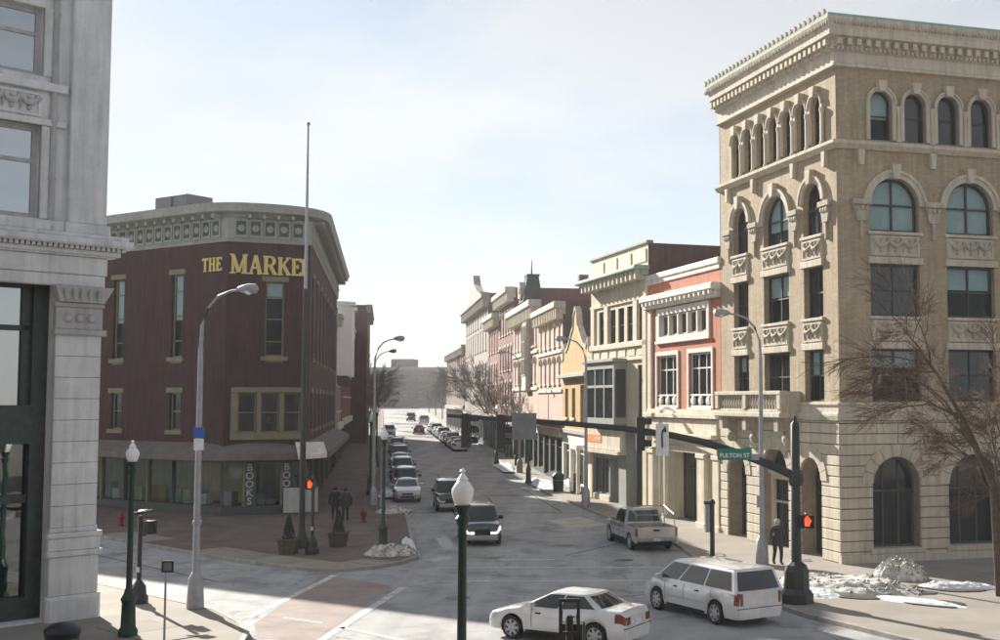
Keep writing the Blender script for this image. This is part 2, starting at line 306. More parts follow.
# ---------------------------------------------------------------- ground, road, pavements
def drape(poly,off,name,m,thick=0,parent=None,kind='structure'):
    bm=bmesh.new(); vs=[bm.verts.new((x,y,0)) for x,y in poly]; bm.faces.new(vs)
    for yy in (55,420):
        bmesh.ops.bisect_plane(bm,geom=bm.verts[:]+bm.edges[:]+bm.faces[:],plane_co=(0,yy,0),plane_no=(0,1,0))
    bmesh.ops.triangulate(bm,faces=bm.faces[:])
    if thick:
        r=bmesh.ops.extrude_face_region(bm,geom=bm.faces[:]); top={v for v in r['geom'] if isinstance(v,bmesh.types.BMVert)}
        for v in bm.verts: v.co.z=gz(v.co.y)+(off if v in top else off-thick)
    else:
        for v in bm.verts: v.co.z=gz(v.co.y)+off
    bmesh.ops.recalc_face_normals(bm,faces=bm.faces[:])
    me=bpy.data.meshes.new(name); bm.to_mesh(me); bm.free()
    if not thick and me.polygons[0].normal.z<0: me.flip_normals()
    o=link(name,me,m,parent)
    if parent is None and kind: o['kind']=kind
    return o
drape([(-4000,-300),(4000,-300),(4000,5000),(-4000,5000)],-.03,'ground',M['ground'])
drape([(-120,-60),(120,-60),(120,55),(60,420),(-120,420)],0,'road',M['asphalt'])
KL=[(-60,90.8),(-24.4,58.5),(-14.7,49.6),(-11.6,47.35),(-10.2,47.0),(-9.0,47.7),(-8.0,49.2),(-7.6,51),(-8.3,54.5),(-10.9,68.6),(-11.5,70.3),(-13.0,72.3),(-13.5,75),(-27.1,150),(-75.5,420)]
KR=[(40,-2),(14,25),(8.3,33.6),(6.3,37.2),(5.3,40),(4.6,44),(4.0,50),(3.5,55),(1.5,62.5),(-.5,70),(-2.0,76),(-3.9,83),(-7.9,105.4),(-15.0,150),(-63.6,420)]
KN=[(-60,87.9),(-17.6,43.2),(-12.0,38.1),(-10.6,36.0),(-9.9,34.4),(-9.5,32.2),(-9.3,29),(-8.3,25.6),(-6,24),(22,22)]
def offset(poly,d):
    out=[]
    for i,p in enumerate(poly):
        a=Vector(poly[max(i-1,0)]); b=Vector(poly[min(i+1,len(poly)-1)]); t=(b-a).normalized(); out.append((p[0]-t.y*d,p[1]+t.x*d))
    return out
def kerbline(name,path,side):
    inn=offset(path,.16*side)
    for i in range(len(path)-1):
        pass
    drape(path+inn[::-1],.135,name,M['granite'],thick=.2)
    return inn
for path,side,tail,nm,m in ((KL,1,[(-150,420),(-150,140)],'pavement_left',M['brickpave']),(KR,-1,[(110,420),(110,-10)],'pavement_right',M['conc']),(KN,-1,[(22,-30),(-90,-30),(-90,80)],'pavement_near',M['conc'])):
    inn=kerbline('kerb_'+nm.split('_')[1],path,side)
    base=drape(inn+tail,.12,nm,m,thick=.2)
# pavement slabs near the right corner and the near left corner (laid one by one, joints left open)
def slabs(area,deg,org,sx,sy,nx,ny,par,m,inside,z=.122,name='slab'):
    r=Matrix.Rotation(R_(deg),2); par_o=bpy.data.objects[par]; k=0
    for i in range(nx):
        for j in range(ny):
            g=.018; c=[r@Vector((i*sx+g,j*sy+g)),r@Vector(((i+1)*sx-g,j*sy+g)),r@Vector(((i+1)*sx-g,(j+1)*sy-g)),r@Vector((i*sx+g,(j+1)*sy-g))]
            q=[(org[0]+v.x,org[1]+v.y) for v in c]
            if not all(inside(*p) for p in q): continue
            if min(p[1] for p in q)<55<max(p[1] for p in q): continue
            dz=rnd.uniform(0,.006)
            o=drape(q,z+.012+dz,name,m[(i*7+j*3+rnd.randint(0,1))%len(m)],thick=.05,parent=par_o); k+=1
    return k
def pip(poly):
    def f(x,y):
        c=False; n=len(poly)
        for i in range(n):
            (x0,y0),(x1,y1)=poly[i],poly[i-1]
            if (y0>y)!=(y1>y) and x<(x1-x0)*(y-y0)/(y1-y0)+x0: c=not c
        return c
    return f
inR=pip(offset(KR,-.75)[2:13]+[(-3.0,96),(-.6,78.2),(6.1,59.0),(9.75,48.3),(22,52),(24,34)])
slabs(None,-71.1,(-4.0,92),1.9,1.9,36,18,'pavement_right',[M['conc'],M['conc2']],inR)
inN=pip(offset(KN,-.6)[1:7]+[(-11,29),(-17,33),(-15.0,37.2),(-19,41.5)])
slabs(None,-43,(-22,42),1.7,1.7,12,12,'pavement_near',[M['conc'],M['conc2']],inN)
lk=offset(KL,.17); lk2=offset(KL,1.9); LP=bpy.data.objects['pavement_left']
for i in range(1,6):
    for q in range(3):
        f0,f1=q/3+.004,(q+1)/3-.004
        L0=Vector(lk[i]).lerp(Vector(lk[i+1]),f0); L1=Vector(lk[i]).lerp(Vector(lk[i+1]),f1); O0=Vector(lk2[i]).lerp(Vector(lk2[i+1]),f0); O1=Vector(lk2[i]).lerp(Vector(lk2[i+1]),f1)
        if max(L0.y,L1.y,O0.y,O1.y)>55>min(L0.y,L1.y,O0.y,O1.y): continue
        drape([tuple(L0),tuple(L1),tuple(O1),tuple(O0)],.13+rnd.uniform(0,.004),'slab',M['conc2'] if (i+q)%2 else M['conc'],thick=.05,parent=LP)
# road markings: each stripe a sheet on the road
road=bpy.data.objects['road']
def stripe(a,b,wd,m=M['paint'],z=.008,name='road_line'):
    a=Vector(a);b=Vector(b);d=(b-a).normalized();p=Vector((-d.y,d.x))*wd/2
    drape([tuple(a-p),tuple(b-p),tuple(b+p),tuple(a+p)],z,name,m,parent=road)
drape([(-10.6,46.3),(-7.4,43.6),(-7.9,33.5),(-9.6,34.2),(-10.3,36.2)],.004,'red_crossing',M['redpave'],parent=road)
stripe((-10.1,46.2),(-10.75,37.2),.28); stripe((-7.0,43.2),(-7.75,33.6),.28)
stripe((-9.7,37.3),(-8.3,36.4),.14); stripe((-7.6,35.7),(-4.6,33.0),.2); stripe((-7.9,33.4),(-5.2,30.6),.2)
stripe((-6.6,48.2),(3.9,48.4),.22); stripe((-6.3,44.6),(4.4,45.0),.22)
stripe((-4.3,50.6),(-1.9,50.7),.3)
drape([(-2.9,65.8),(-1.5,62.0),(.35,63.9),(-1.1,67.9)],.006,'pale_patch',M['patch'],parent=road)
stripe((-2.1,67.0),(-.6,63.0),.07,M['asphalt'],.011,'patch_joint')
# manhole + tar repairs
for (x,y,r) in ((-1.6,55.5,.42),(-4.8,41,.42),(1.0,50.5,.4)):
    drape([(x+r*math.cos(t*.449),y+r*math.sin(t*.449)) for t in range(14)],.009,'manhole_cover',M['blackmetal'],parent=road)
for a,b in (((-6,56),(-9.5,76)),((-1.5,52),(1.8,58)),((-3,39),(3,42.5)),((-14,44.5),(-22,52.5)),((-2.2,70),(-5.5,86))):
    stripe(a,b,.09,M['roof'],.006,'tar_seam')
# ---------------------------------------------------------------- facade helpers
def arc(cx,cz,r,n=12,a0=0,a1=180): return [(cx+r*math.cos(R_(a0+(a1-a0)*i/n)),cz+r*math.sin(R_(a0+(a1-a0)*i/n))) for i in range(n+1)]
def wall(W,H,ops,th=.35,z0=0,x0=0):
    """front skin of a wall with openings (xa,xb,za,zb,arched) and their reveals; x from x0 to W, z from z0 to H"""
    b=B(); xs={x0,W}
    for (xa,xb,za,zb,ar) in ops:
        xs|={xa,xb}
        if ar:
            r=(xb-xa)/2
            xs|={xa+r-r*math.cos(math.pi*i/12) for i in range(1,12)}
    xs=sorted(xs); xs=[x for i,x in enumerate(xs) if i==0 or x-xs[i-1]>1e-5]
    def top(o,x):
        if not o[4]: return o[3]
        r=(o[1]-o[0])/2; return o[3]-r+math.sqrt(max(0,r*r-(x-o[0]-r)**2))
    for a,c in zip(xs[:-1],xs[1:]):
        m=(a+c)/2; os=sorted([o for o in ops if o[0]<m<o[1]],key=lambda o:o[2]); la=lc=z0
        for o in os:
            if o[2]>max(la,lc)-1e-6: b.add([(a,0,la),(c,0,lc),(c,0,o[2]),(a,0,o[2])],[(0,1,2,3)])
            la,lc=top(o,a),top(o,c)
        b.add([(a,0,la),(c,0,lc),(c,0,H),(a,0,H)],[(0,1,2,3)])
    for o in ops:
        xa,xb,za,zb,ar=o
        if ar: cont=[(xa,za),(xb,za)]+arc((xa+xb)/2,zb-(xb-xa)/2,(xb-xa)/2,12)
        else: cont=[(xa,za),(xb,za),(xb,zb),(xa,zb)]
        n=len(cont); b.add([(x,0,z) for x,z in cont]+[(x,th,z) for x,z in cont],[(i,(i+1)%n,(i+1)%n+n,i+n) for i in range(n)])
    return b
def window(root,F,xa,xb,za,zb,arch=False,cols=2,rows=2,fm=None,gm=None,depth=.25,fw=.07,blind=None,sill=None,name='window',trans=None,curtain=True):
    """frame + panes set back in an opening; panes are pieces under the window"""
    fm=fm or M['dkframe']; gm=gm or (M['glassb'] if blind else M['glass']); w,h=xb-xa,zb-za
    spring=h-w/2 if arch else h
    key=('w',round(w,3),round(h,3),arch,cols,rows,fw,trans)
    def make():
        b=B(); 
        if arch:
            inn=[(fw,fw),(w-fw,fw)]+arc(w/2,spring,w/2-fw,12); out=[(0,0),(w,0)]+arc(w/2,spring,w/2,12)
            b.strip(inn,out,0,.09,True)
        else: b.strip([(fw,fw),(w-fw,fw),(w-fw,h-fw),(fw,h-fw)],[(0,0),(w,0),(w,h),(0,h)],0,.09,True)
        mw=fw*.75
        zs=[h*j/rows for j in range(1,rows)] if trans is None else [h*t for t in trans]
        for i in range(1,cols):
            x=w*i/cols; zt=spring+math.sqrt(max(0,(w/2)**2-(x-w/2)**2))-fw*.5 if arch else h-fw*.5
            b.box(x-mw/2,x+mw/2,.008,.08,fw*.5,zt)
        for z in zs: b.box(fw*.5,w-fw*.5,.0045,.075,z-mw/2,z+mw/2)
        ps=[]; zb_=[0]+zs+[h]
        for i in range(cols):
            for j in range(len(zb_)-1):
                x0,x1=w*i/cols+.01,w*(i+1)/cols-.01; y0,y1=zb_[j]+.01,zb_[j+1]-.01
                if arch and y1>spring-.05:
                    n=6; tp=[(x0+(x1-x0)*k/n) for k in range(n,-1,-1)]
                    poly=[(x0,y0),(x1,y0)]+[(x,max(y0+.01,min(y1,spring+math.sqrt(max(0,(w/2-.02)**2-(x-w/2)**2))))) for x in tp]
                else: poly=[(x0,y0),(x1,y0),(x1,y1),(x0,y1)]
                q=B().prism(poly,.045,.052); ps.append(q.mesh('pane'))
        return b.mesh('window'),ps
    fme,pms=cached(key,make)
    o=link(name,fme,fm,root,F@T(xa,depth,za))
    for pm in pms: link('pane',pm,gm,o)
    bk=cached(('bk',round(w,3),round(h,3),arch),lambda:(B().prism(([(0,0),(w,0)]+arc(w/2,spring,w/2,12)) if arch else [(0,0),(w,0),(w,h),(0,h)],.5,.52)).mesh('room_back'))
    link('room_back',bk,M['dark'],o)
    if blind:
        bh=h*blind; z0=max(h-bh,fw)
        bl=cached(('bl',round(w,3),round(z0,3),round(spring,3)),lambda:B().prism([(fw,z0),(w-fw,z0)]+(arc(w/2,spring,w/2-fw,12) if arch else [(w-fw,h-fw),(fw,h-fw)]),.11,.12).mesh('blind'))
        link('blind',bl,M['blind'],o)
    elif curtain and w>.5:
        cu=cached(('cu',round(w,3),round(h,3)),lambda:B().box(fw,fw+w*.2,.18,.2,fw,spring*.96).box(w-fw-w*.2,w-fw,.18,.2,fw,spring*.96).mesh('curtain'))
        link('curtain',cu,M['curtain'],o)
    if sill: link('sill',cached(('s',round(w,3)),lambda:B().cbox(-.12,w+.12,-.14,.2,-.16,0).mesh('sill')),sill,o,T(0,-depth,0))
    return o
def archtrim(root,F,xa,xb,spring,wd,proj,m,key=True,name='arch_trim',leg=0):
    r=(xb-xa)/2; c=(xa+xb)/2
    b=B().strip(arc(c,spring,r,16),arc(c,spring,r+wd,16),-proj,0).strip(arc(c,spring,r+wd*.62,16),arc(c,spring,r+wd*1.04,16),-proj-.06,-proj+.01)
    if leg: b.box(xa-wd,xa,-proj+.004,0,spring-leg,spring).box(xb,xb+wd,-proj+.004,0,spring-leg,spring)
    o=obj(name,b,m,root,F)
    if key: obj('keystone',B().prism([(c-.13,spring+r-.06),(c+.13,spring+r-.06),(c+.22,spring+r+wd+.22),(c-.22,spring+r+wd+.22)],-proj-.16,0),m,root,F)
    return o
def relief(root,F,xa,xb,za,zb,m,m2,n=3):
    o=obj('panel',B().cbox(xa,xb,-.06,.02,za,zb,.03).strip([(xa+.14,za+.12),(xb-.14,za+.12),(xb-.14,zb-.12),(xa+.14,zb-.12)],[(xa+.05,za+.05),(xb-.05,za+.05),(xb-.05,zb-.05),(xa+.05,zb-.05)],-.1,-.05,True),m,root,F)
    w=(xb-xa-.3)/n; b=B()
    for i in range(n):
        x0=xa+.15+w*i; pts=[(x0+w*t,-.09-.05*math.sin(math.pi*t),zb-.22-(zb-za-.52)*.62*math.sin(math.pi*t)) for t in [k/8 for k in range(9)]]
        b.tube(pts,[.035+.06*math.sin(math.pi*k/8) for k in range(9)],6)
        b.lathe([(.02,-.1),(.1,-.07),(.12,0),(.02,.03)],(x0,-.05,zb-.22),8,'y')
        b.tube([(x0,-.08,zb-.25),(x0,-.1,za+.2)],[.05,.02],5); b.lathe([(.0,-.08),(.07,-.06),(.09,.02)],(x0+w*.5,-.06,za+.26),7,'y'); b.lathe([(.0,-.08),(.06,-.06),(.07,.02)],(x0+w*.5,-.06,zb-.22),7,'y')
    b.lathe([(.02,-.1),(.1,-.07),(.12,0),(.02,.03)],(xb-.15,-.05,zb-.22),8,'y')
    obj('carved_swag',b,m2,o,None,True)
def blocks(root,F,W,zlo,zhi,h,ops,m,x0=0,proj=.09,bl=1.5):
    z=zlo; j=0
    while z<zhi-.05:
        z1=min(z+h,zhi); zm=(z+z1)/2; iv=[(x0,W)]
        for xa,xb,za,zb,ar in ops:
            if not (za-.02<zm<zb): continue
            a,c=xa,xb
            if ar:
                r=(xb-xa)/2; d=z+.0-(zb-r)
                if d>0:
                    hw=math.sqrt(max(0,r*r-min(d,r)**2)); a,c=(xa+xb)/2-hw,(xa+xb)/2+hw
            nv=[]
            for p,q in iv:
                if c<=p or a>=q: nv.append((p,q)); continue
                if a-p>.04: nv.append((p,a))
                if q-c>.04: nv.append((c,q))
            iv=nv
        for p,q in iv:
            n=max(1,round((q-p)/bl)); off=0
            for i in range(n):
                pr=proj+rnd.uniform(-.006,.006)
                obj('stone_block',B().cbox(p+(q-p)*i/n+(.012 if i else 0),p+(q-p)*(i+1)/n-(.012 if i<n-1 else 0),-pr,.05,z+.018,z1-.018,.022),m,root,F)
        z=z1; j+=1
def shell(root,poly,H,m,roofm=None,parapet=.6,z0=-.3,skip=(),name='outer_wall'):
    """remaining walls + roof for a footprint polygon (root-local, anticlockwise); skip = edge numbers that are facades"""
    n=len(poly); b=B()
    for i in range(n):
        if i in skip: continue
        a,c=poly[i],poly[(i+1)%n]; b.add([(*a,z0),(*c,z0),(*c,H),(*a,H)],[(0,1,2,3)])
    if b.v: obj(name,b,m,root)
    obj('roof',B().add([(x,y,H-parapet) for x,y in poly],[tuple(range(n))]),roofm or M['roof'],root)
# ---------------------------------------------------------------- right corner: five-storey tan building
CI=(9.676,48.60); PA=(6.0,59.34)
ili=thing('corner_building','five-storey tan brick and limestone corner building with arched top windows','building',(CI[0],CI[1],.1))
FA=fr(ili,PA,-71.1); FB=fr(ili,CI,17)
upA=[(1.5,3.1),(4.7,7.15),(8.5,10.15)]; upB=[(1.5,3.8),(5.1,7.4),(8.7,11.0)]
gA=[(.83,2.89,.0,4.1,True),(4.5,7.05,.0,4.5,True),(8.1,9.95,.0,4.15,True)]
gB=[(1.42,3.6,.55,4.25,True),(4.95,7.4,.55,4.3,True),(8.6,11.0,.55,4.3,True)]
tA=[1.95+1.30*i for i in range(7)]; tB=[2.07+1.6*i for i in range(6)]
def ups(bays,tops,tw):
    o=[]
    for a,c in bays: o+=[(a,c,6.5,8.65,False),(a,c,10.0,12.15,False),(a,c,13.5,15.75,True)]
    o+=[(x-tw/2,x+tw/2,17.3,19.38,True) for x in tops]; return o
for F,W,g,bays,tops,tw in ((FA,11.35,gA,upA,tA,.88),(FB,13,gB,upB,tB,1.05)):
    obj('ground_floor_wall',wall(W,5.75,g,.75,-.3),M['joint'],ili,F)
    obj('brick_wall',wall(W,20.35,ups(bays,tops,tw),.45,5.75),M['tan'],ili,F)
    blocks(ili,F,W+(.0 if F is FB else .09),.02,5.72,.43,g,M['lime'],0,.09,2.4)
    for xa,xb,za,zb,ar in g:
        r=(xb-xa)/2; n=9
        for i in range(n):
            a0,a1=180*i/n+.7,180*(i+1)/n-.7; q=arc((xa+xb)/2,zb-r,r,3,a0,a1)+arc((xa+xb)/2,zb-r,r+.5,3,a0,a1)[::-1]
            obj('voussoir',B().prism(q,-.13,.02),M['lime'],ili,F)
    for bi,(a,c) in enumerate(bays):
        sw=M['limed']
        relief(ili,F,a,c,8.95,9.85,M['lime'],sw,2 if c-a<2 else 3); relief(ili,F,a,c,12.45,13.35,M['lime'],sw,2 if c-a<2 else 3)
        r=(c-a)/2; archtrim(ili,F,a,c,15.75-r,.32,.1,M['lime'])
        for z in (8.65,9.86,12.15,13.36): obj('sill_band',B().cbox(a-.12,c+.12,-.14,.1,z,z+.13 if z in(9.86,13.36) else z+.28),M['lime'],ili,F)
        cols=2 if c-a>2 else 2
        onA=F is FA
        window(ili,F,a,c,6.5,8.65,cols=cols,rows=2,depth=.26 if onA else .22,fw=.09,blind=(.35,.0,.5)[bi] or None)
        window(ili,F,a,c,10.0,12.15,cols=cols,rows=2,depth=.26 if onA else .22,fw=.09,blind=(.0,.45,.0)[bi] or None)
        window(ili,F,a,c,13.5,15.75,True,cols=cols,rows=2,depth=.26 if onA else .22,fw=.1,blind=(.0,.7,.0)[bi] if onA else 1.0)
    for x in tops:
        archtrim(ili,F,x-tw/2,x+tw/2,19.38-tw/2,.17,.1,M['lime'],leg=1.55)
        window(ili,F,x-tw/2,x+tw/2,17.3,19.38,True,cols=1,rows=2,depth=.2,fw=.07,blind=(.55 if (F is FB and x==tB[0]) else None),curtain=False)
        obj('colonnette',B().lathe([(.13,0),(.13,.1),(.085,.14),(.075,1.25),(.13,1.4),(.13,1.52)],(x+(tops[1]-tops[0])/2,-.09,17.22),10),M['lime'],ili,F,True)
    # pilaster capitals at the arch springing
    edges=[bays[0][0]-.42]+[(bays[i][1]+bays[i+1][0])/2 for i in range(len(bays)-1)]+[bays[-1][1]+.42]
    for x in edges:
        b=B().prism([(x-.2,13.9),(x+.2,13.9),(x+.36,14.55),(x-.36,14.55)],-.14,0).cbox(x-.45,x+.45,-.24,0,14.55,14.78)
        for t in (-.22,0,.22): b.lathe([(.02,-.22),(.1,-.2),(.12,-.1)],(x+t,0,14.42),6,'y')
        b.box(x-.05,x+.05,-.12,0,13.2,13.9)
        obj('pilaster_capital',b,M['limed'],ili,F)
        obj('drop_bracket',B().prism([(x-.09,16.2),(x+.09,16.2),(x+.15,16.85),(x-.15,16.85)],-.2,0),M['lime'],ili,F)
pA=(FA@Vector((-.05,0,0))).to_2d(); pC=(FA@Vector((11.35,0,0))).to_2d(); pB=(FB@Vector((13,0,0))).to_2d()
path=[tuple(pA),tuple(pC),tuple(pB)]
def band(name,prof,m=M['lime']): return obj(name,B().sweep(prof,path),m,ili)
band('band_course',[(-.05,5.72),(.16,5.72),(.22,5.9),(.22,6.0),(.12,6.05),(.12,6.3),(.2,6.36),(.2,6.44),(-.05,6.46)])
band('string_course',[(-.05,16.85),(.12,16.85),(.3,17.03),(.3,17.15),(.2,17.2),(-.05,17.21)])
band('frieze',[(-.05,20.2),(.22,20.24),(.22,20.34),(.1,20.42),(.1,20.86),(.2,20.9),(.2,21.0),(-.05,21.02)])
band('cornice',[(-.05,21.02),(.26,21.02),(.26,21.3),(.34,21.34),(.56,21.42),(.56,21.66),(.62,21.8),(.72,22.06),(.72,22.14),(-.4,22.18)])
band('parapet_cap',[(-.1,22.18),(.68,22.14),(.7,22.24),(.64,22.28),(-.1,22.28)],M['teal'])
dn=B()
for F,W in ((FA,11.35),(FB,13)):
    k=int(W/.42)
    for i in range(k+1):
        x=i*W/k
        q=B().box(x-.1,x+.1,-.5,-.24,21.08,21.34)
        dn.add([F@Vector(v) for v in q.v],q.f)
        q=B().box(x-.07,x+.07,-.3,-.18,20.92,21.06).box(x+.14,x+.28,-.3,-.18,20.92,21.06); dn.add([F@Vector(v) for v in q.v],q.f)
tag(obj('dentils',dn,M['lime'],ili),kind='stuff')
for i in range(30):
    x=-.3+i*.41
    obj('crest_leaf',B().prism([(x-.07,22.27),(x+.07,22.27),(x+.1,22.38),(x+.05,22.46),(x,22.52),(x-.05,22.46),(x-.1,22.38)],-.68,-.56),M['limed'],ili,FA)
gb=B()
for F,W in ((FA,11.35),(FB,13)):
    k=int(W/.3)
    for i in range(k+4):
        x=-.3+i*.3; q=B().lathe([(.0,-.1),(.07,-.07),(.1,.03)],(x,-.62,21.9),6,'y').box(x+.12,x+.18,-.7,-.56,21.82,22.0); gb.add([F@Vector(v) for v in q.v],q.f)
tag(obj('gutter_ornament',gb,M['limed'],ili),kind='stuff')
# entrance glazing in the ground-floor arches
for F,g in ((FA,gA),(FB,gB)):
    for i,(xa,xb,za,zb,ar) in enumerate(g):
        if F is FA and i==1:
            o=window(ili,F,xa,xb,za,zb,True,cols=2,rows=1,trans=(.5,.68),depth=.55,fw=.14,gm=M['glassd'],fm=M['dkframe'],name='entrance_door',curtain=False)
            obj('door_case',B().strip([(xa+.28,0),(xb-.28,0),(xb-.28,3.0),(xa+.28,3.0)],[(xa+.02,0),(xb-.02,0),(xb-.02,3.2),(xa+.02,3.2)],.35,.52,True).cbox(xa-.0,xb,.22,.5,3.2,3.42),M['lime'],ili,F)
            obj('transom_bar',B().box(xa+.25,xb-.25,.4,.5,1.95,2.05),M['alum'],ili,F)
        else: window(ili,F,xa,xb,za,zb,True,cols=2 if F is FA else 3,rows=1,trans=(.62,),depth=.68 if F is FA else .45,fw=.1,gm=M['glassd'],name='shop_window',fm=M['dkframe'] if F is FA else M['greenframe'],curtain=False)
        if F is FB: obj('sill_stone',B().cbox(xa-.15,xb+.15,-.2,.4,.35,.56),M['lime'],ili,F)
obj('plinth_course',B().cbox(-.1,13,-.2,.05,-.3,.34),M['lime'],ili,FB)
# balcony over the entrance
ba=obj('balcony',B().cbox(1.35,8.15,-1.05,0,5.78,6.02,.04).cbox(1.45,8.05,-.95,-.7,6.02,6.14).cbox(1.35,8.15,-1.02,-.68,6.78,6.95).cbox(1.4,1.75,-1.0,-.66,6.14,6.78).cbox(7.75,8.1,-1.0,-.66,6.14,6.78).cbox(4.4,4.75,-1.0,-.66,6.14,6.78).box(1.4,1.62,-.7,0,6.0,6.93).box(7.88,8.1,-.7,0,6.0,6.93),M['lime'],ili,FA)
bal=B().lathe([(.07,0),(.05,.1),(.1,.25),(.05,.45),(.07,.64)],(0,0,0),8).mesh('baluster',True)
for x in [1.95+i*.27 for i in range(9)]+[4.98+i*.27 for i in range(10)]: link('baluster',bal,M['limed'],ba,T(x,-.83,6.14))
for x in (1.7,4.2,7.35,):
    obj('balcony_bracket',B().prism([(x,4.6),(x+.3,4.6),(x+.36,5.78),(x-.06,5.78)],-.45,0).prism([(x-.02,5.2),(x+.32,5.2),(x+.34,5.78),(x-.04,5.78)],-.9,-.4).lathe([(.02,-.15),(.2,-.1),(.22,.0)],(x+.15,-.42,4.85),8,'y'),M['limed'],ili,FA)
ii=Matrix(FA); inn=(FA@Vector((0,16,0))).to_2d(); bk=(FB@Vector((13,20,0))).to_2d()
shell(ili,[tuple(pA),tuple(pC),tuple(pB),tuple(bk),tuple(inn)],21.6,M['brownbrick'],parapet=.1,skip=(0,1))
# ---------------------------------------------------------------- salmon brick building
RP=Vector(PA); RU=Vector((math.cos(R_(-71.1)),math.sin(R_(-71.1))))
def rpt(s): q=RP+RU*s; return (q.x,q.y)
sal=thing('salmon_building','two-storey salmon brick building with white cornice beside the tan corner building','building',(*rpt(-9.9),.15))
F=fr(sal,rpt(-9.9),-71.1); W=9.86     # local x = s+9.9
ops=[(1.4,4.3,6.1,8.95,False),(5.9,8.8,6.1,8.95,False),(1.8,8.3,10.0,11.2,False)]
obj('brick_wall',wall(W,13.3,ops,.3,5.7),M['salmon'],sal,F)
shp=[(1.0,1.75,.25,3.75,False),(2.9,7.0,.05,3.75,False),(8.1,8.95,.25,3.75,False)]
obj('shopfront_wall',wall(W,5.7,shp,1.1,-.3),M['cream2'],sal,F)
for k,(a,c,z0,z1,_) in enumerate(ops[:2]):
    window(sal,F,a,c,z0,z1,cols=3,rows=1,trans=(.72,),depth=.12,fw=.1,fm=M['white'],sill=M['white'],blind=None)
    obj('window_surround',B().strip([(a,z0),(c,z0),(c,z1),(a,z1)],[(a-.2,z0-.1),(c+.2,z0-.1),(c+.2,z1+.22),(a-.2,z1+.22)],-.08,0,True),M['white'],sal,F)
    pn=obj('balustrade_panel',B().cbox(a,c,-.02,.1,z0,z0+.12).cbox(a,c,-.02,.1,z0+.6,z0+.7),M['white'],sal,F)
    for i in range(3): x=a+(c-a)*(i+.5)/3; obj('carved_roundel',B().lathe([(.03,-.08),(.2,-.06),(.26,0),(.26,.04)],(x,0,z0+.36),10,'y'),M['white'],pn)
a,c,z0,z1,_=ops[2]
obj('ribbon_surround',B().strip([(a,z0),(c,z0),(c,z1),(a,z1)],[(a-.4,z0-.25),(c+.3,z0-.25),(c+.3,z1+.35),(a-.4,z1+.35)],-.1,0,True).cbox(a-.5,c+.4,-.16,0,z0-.4,z0-.25),M['white'],sal,F)
for i in range(5):
    x=a+(c-a)*i/5; window(sal,F,x+.12,x+(c-a)/5-.12,z0,z1,cols=1,rows=1,depth=.1,fw=.1,fm=M['white'],gm=M['glass'],blind=1.0)
    obj('mullion_pier',B().cbox(x-.1,x+.1,-.05,.2,z0,z1),M['white'],sal,F)
obj('mullion_pier',B().cbox(c-.1,c+.1,-.05,.2,z0,z1),M['white'],sal,F)
b=B().cbox(-.2,W+.05,-.55,0,12.0,12.35,.05).cbox(-.1,W,-.3,0,11.62,12.0,.05)
co=obj('cornice',b,M['white'],sal,F)
for i in range(16): x=.1+i*.62; obj('cornice_bracket',B().box(x,x+.18,-.5,-.28,11.8,12.0),M['white'],co)
obj('coping',B().cbox(-.05,W+.02,-.15,.3,13.3,13.62,.04).cbox(-.02,W,-.08,.3,13.05,13.3),M['white'],sal,F)
obj('pilaster',B().cbox(-.0,.62,-.12,0,5.7,11.6),M['cream2'],sal,F)
obj('ledge',B().cbox(-.1,W+.05,-.35,0,5.55,5.78).cbox(0,W,-.14,0,5.78,6.0),M['cream2'],sal,F)
obj('sign_fascia',B().cbox(.5,9.6,-.16,0,4.75,5.5).cbox(.4,9.7,-.5,0,4.55,4.75),M['cream2'],sal,F)
n=14; low=[(.4+9.3*i/n,3.75+.45*math.sin(math.pi*i/n)) for i in range(n+1)]; up=[(x,z+.34) for x,z in low]
obj('arched_lintel',B().strip(low,up,-.2,0),M['cream2'],sal,F)
for a,c in ((.15,.95),(1.8,2.75),(7.05,8.05),(9.0,9.8)): obj('column',B().cbox(a,c,-.14,0,.1,3.75,.05).cbox(a-.08,c+.08,-.2,0,-.2,.3,.04).cbox(a-.06,c+.06,-.2,0,3.5,3.75,.04),M['cream2'],sal,F)
for i,(a,c,z0,z1,_) in enumerate(shp): window(sal,F,a,c,z0,z1,cols=3 if i==1 else 1,rows=1,trans=(.75,),depth=.9 if i==1 else .3,fw=.1,gm=M['glassd'],name='shop_window',curtain=False)
q=[tuple((F@Vector(v)).to_2d()) for v in ((0,0,0),(W,0,0),(W,18,0),(0,18,0))]
shell(sal,q,13.3,M['brownbrick'],skip=(0,))
# ---------------------------------------------------------------- cream building
cre=thing('cream_building','tall cream painted building with green cornice and dark bay window over shop','building',(*rpt(-20.3),.2))
F=fr(cre,rpt(-20.3),-71.1); W=10.36
up=[(1.6,2.6),(3.7,4.75),(5.25,6.3),(6.8,7.85),(8.75,9.7)]
ops=[(a,c,9.95,12.05,False) for a,c in up]+[(8.6,9.7,5.4,8.5,False)]
sh=[(.4,3.6,.55,2.85,False),(3.75,5.3,.1,2.85,False),(6.6,9.7,.1,4.6,False)]
obj('painted_wall',wall(W,15.5,ops,.4,4.9),M['cream'],cre,F)
obj('shopfront_wall',wall(W,4.9,sh,.7,-.3),M['greygreen'],cre,F)
for a,c,z0,z1,_ in ops: window(cre,F,a,c,z0,z1,cols=1,rows=2,depth=.08,fw=.06,gm=M['glassd'],curtain=False)
for x in (.3,1.25,2.95,4.75+.0,6.3,8.15,9.9):
    if x in (.3,2.95,8.15): obj('pilaster',B().cbox(x-.15,x+.55,-.1,0,9.6,12.3),M['cream2'],cre,F)
obj('sill_band',B().cbox(0,W,-.16,0,9.6,9.92).cbox(0,W,-.1,0,12.3,12.5).cbox(0,W,-.14,0,8.8,9.0),M['cream2'],cre,F)
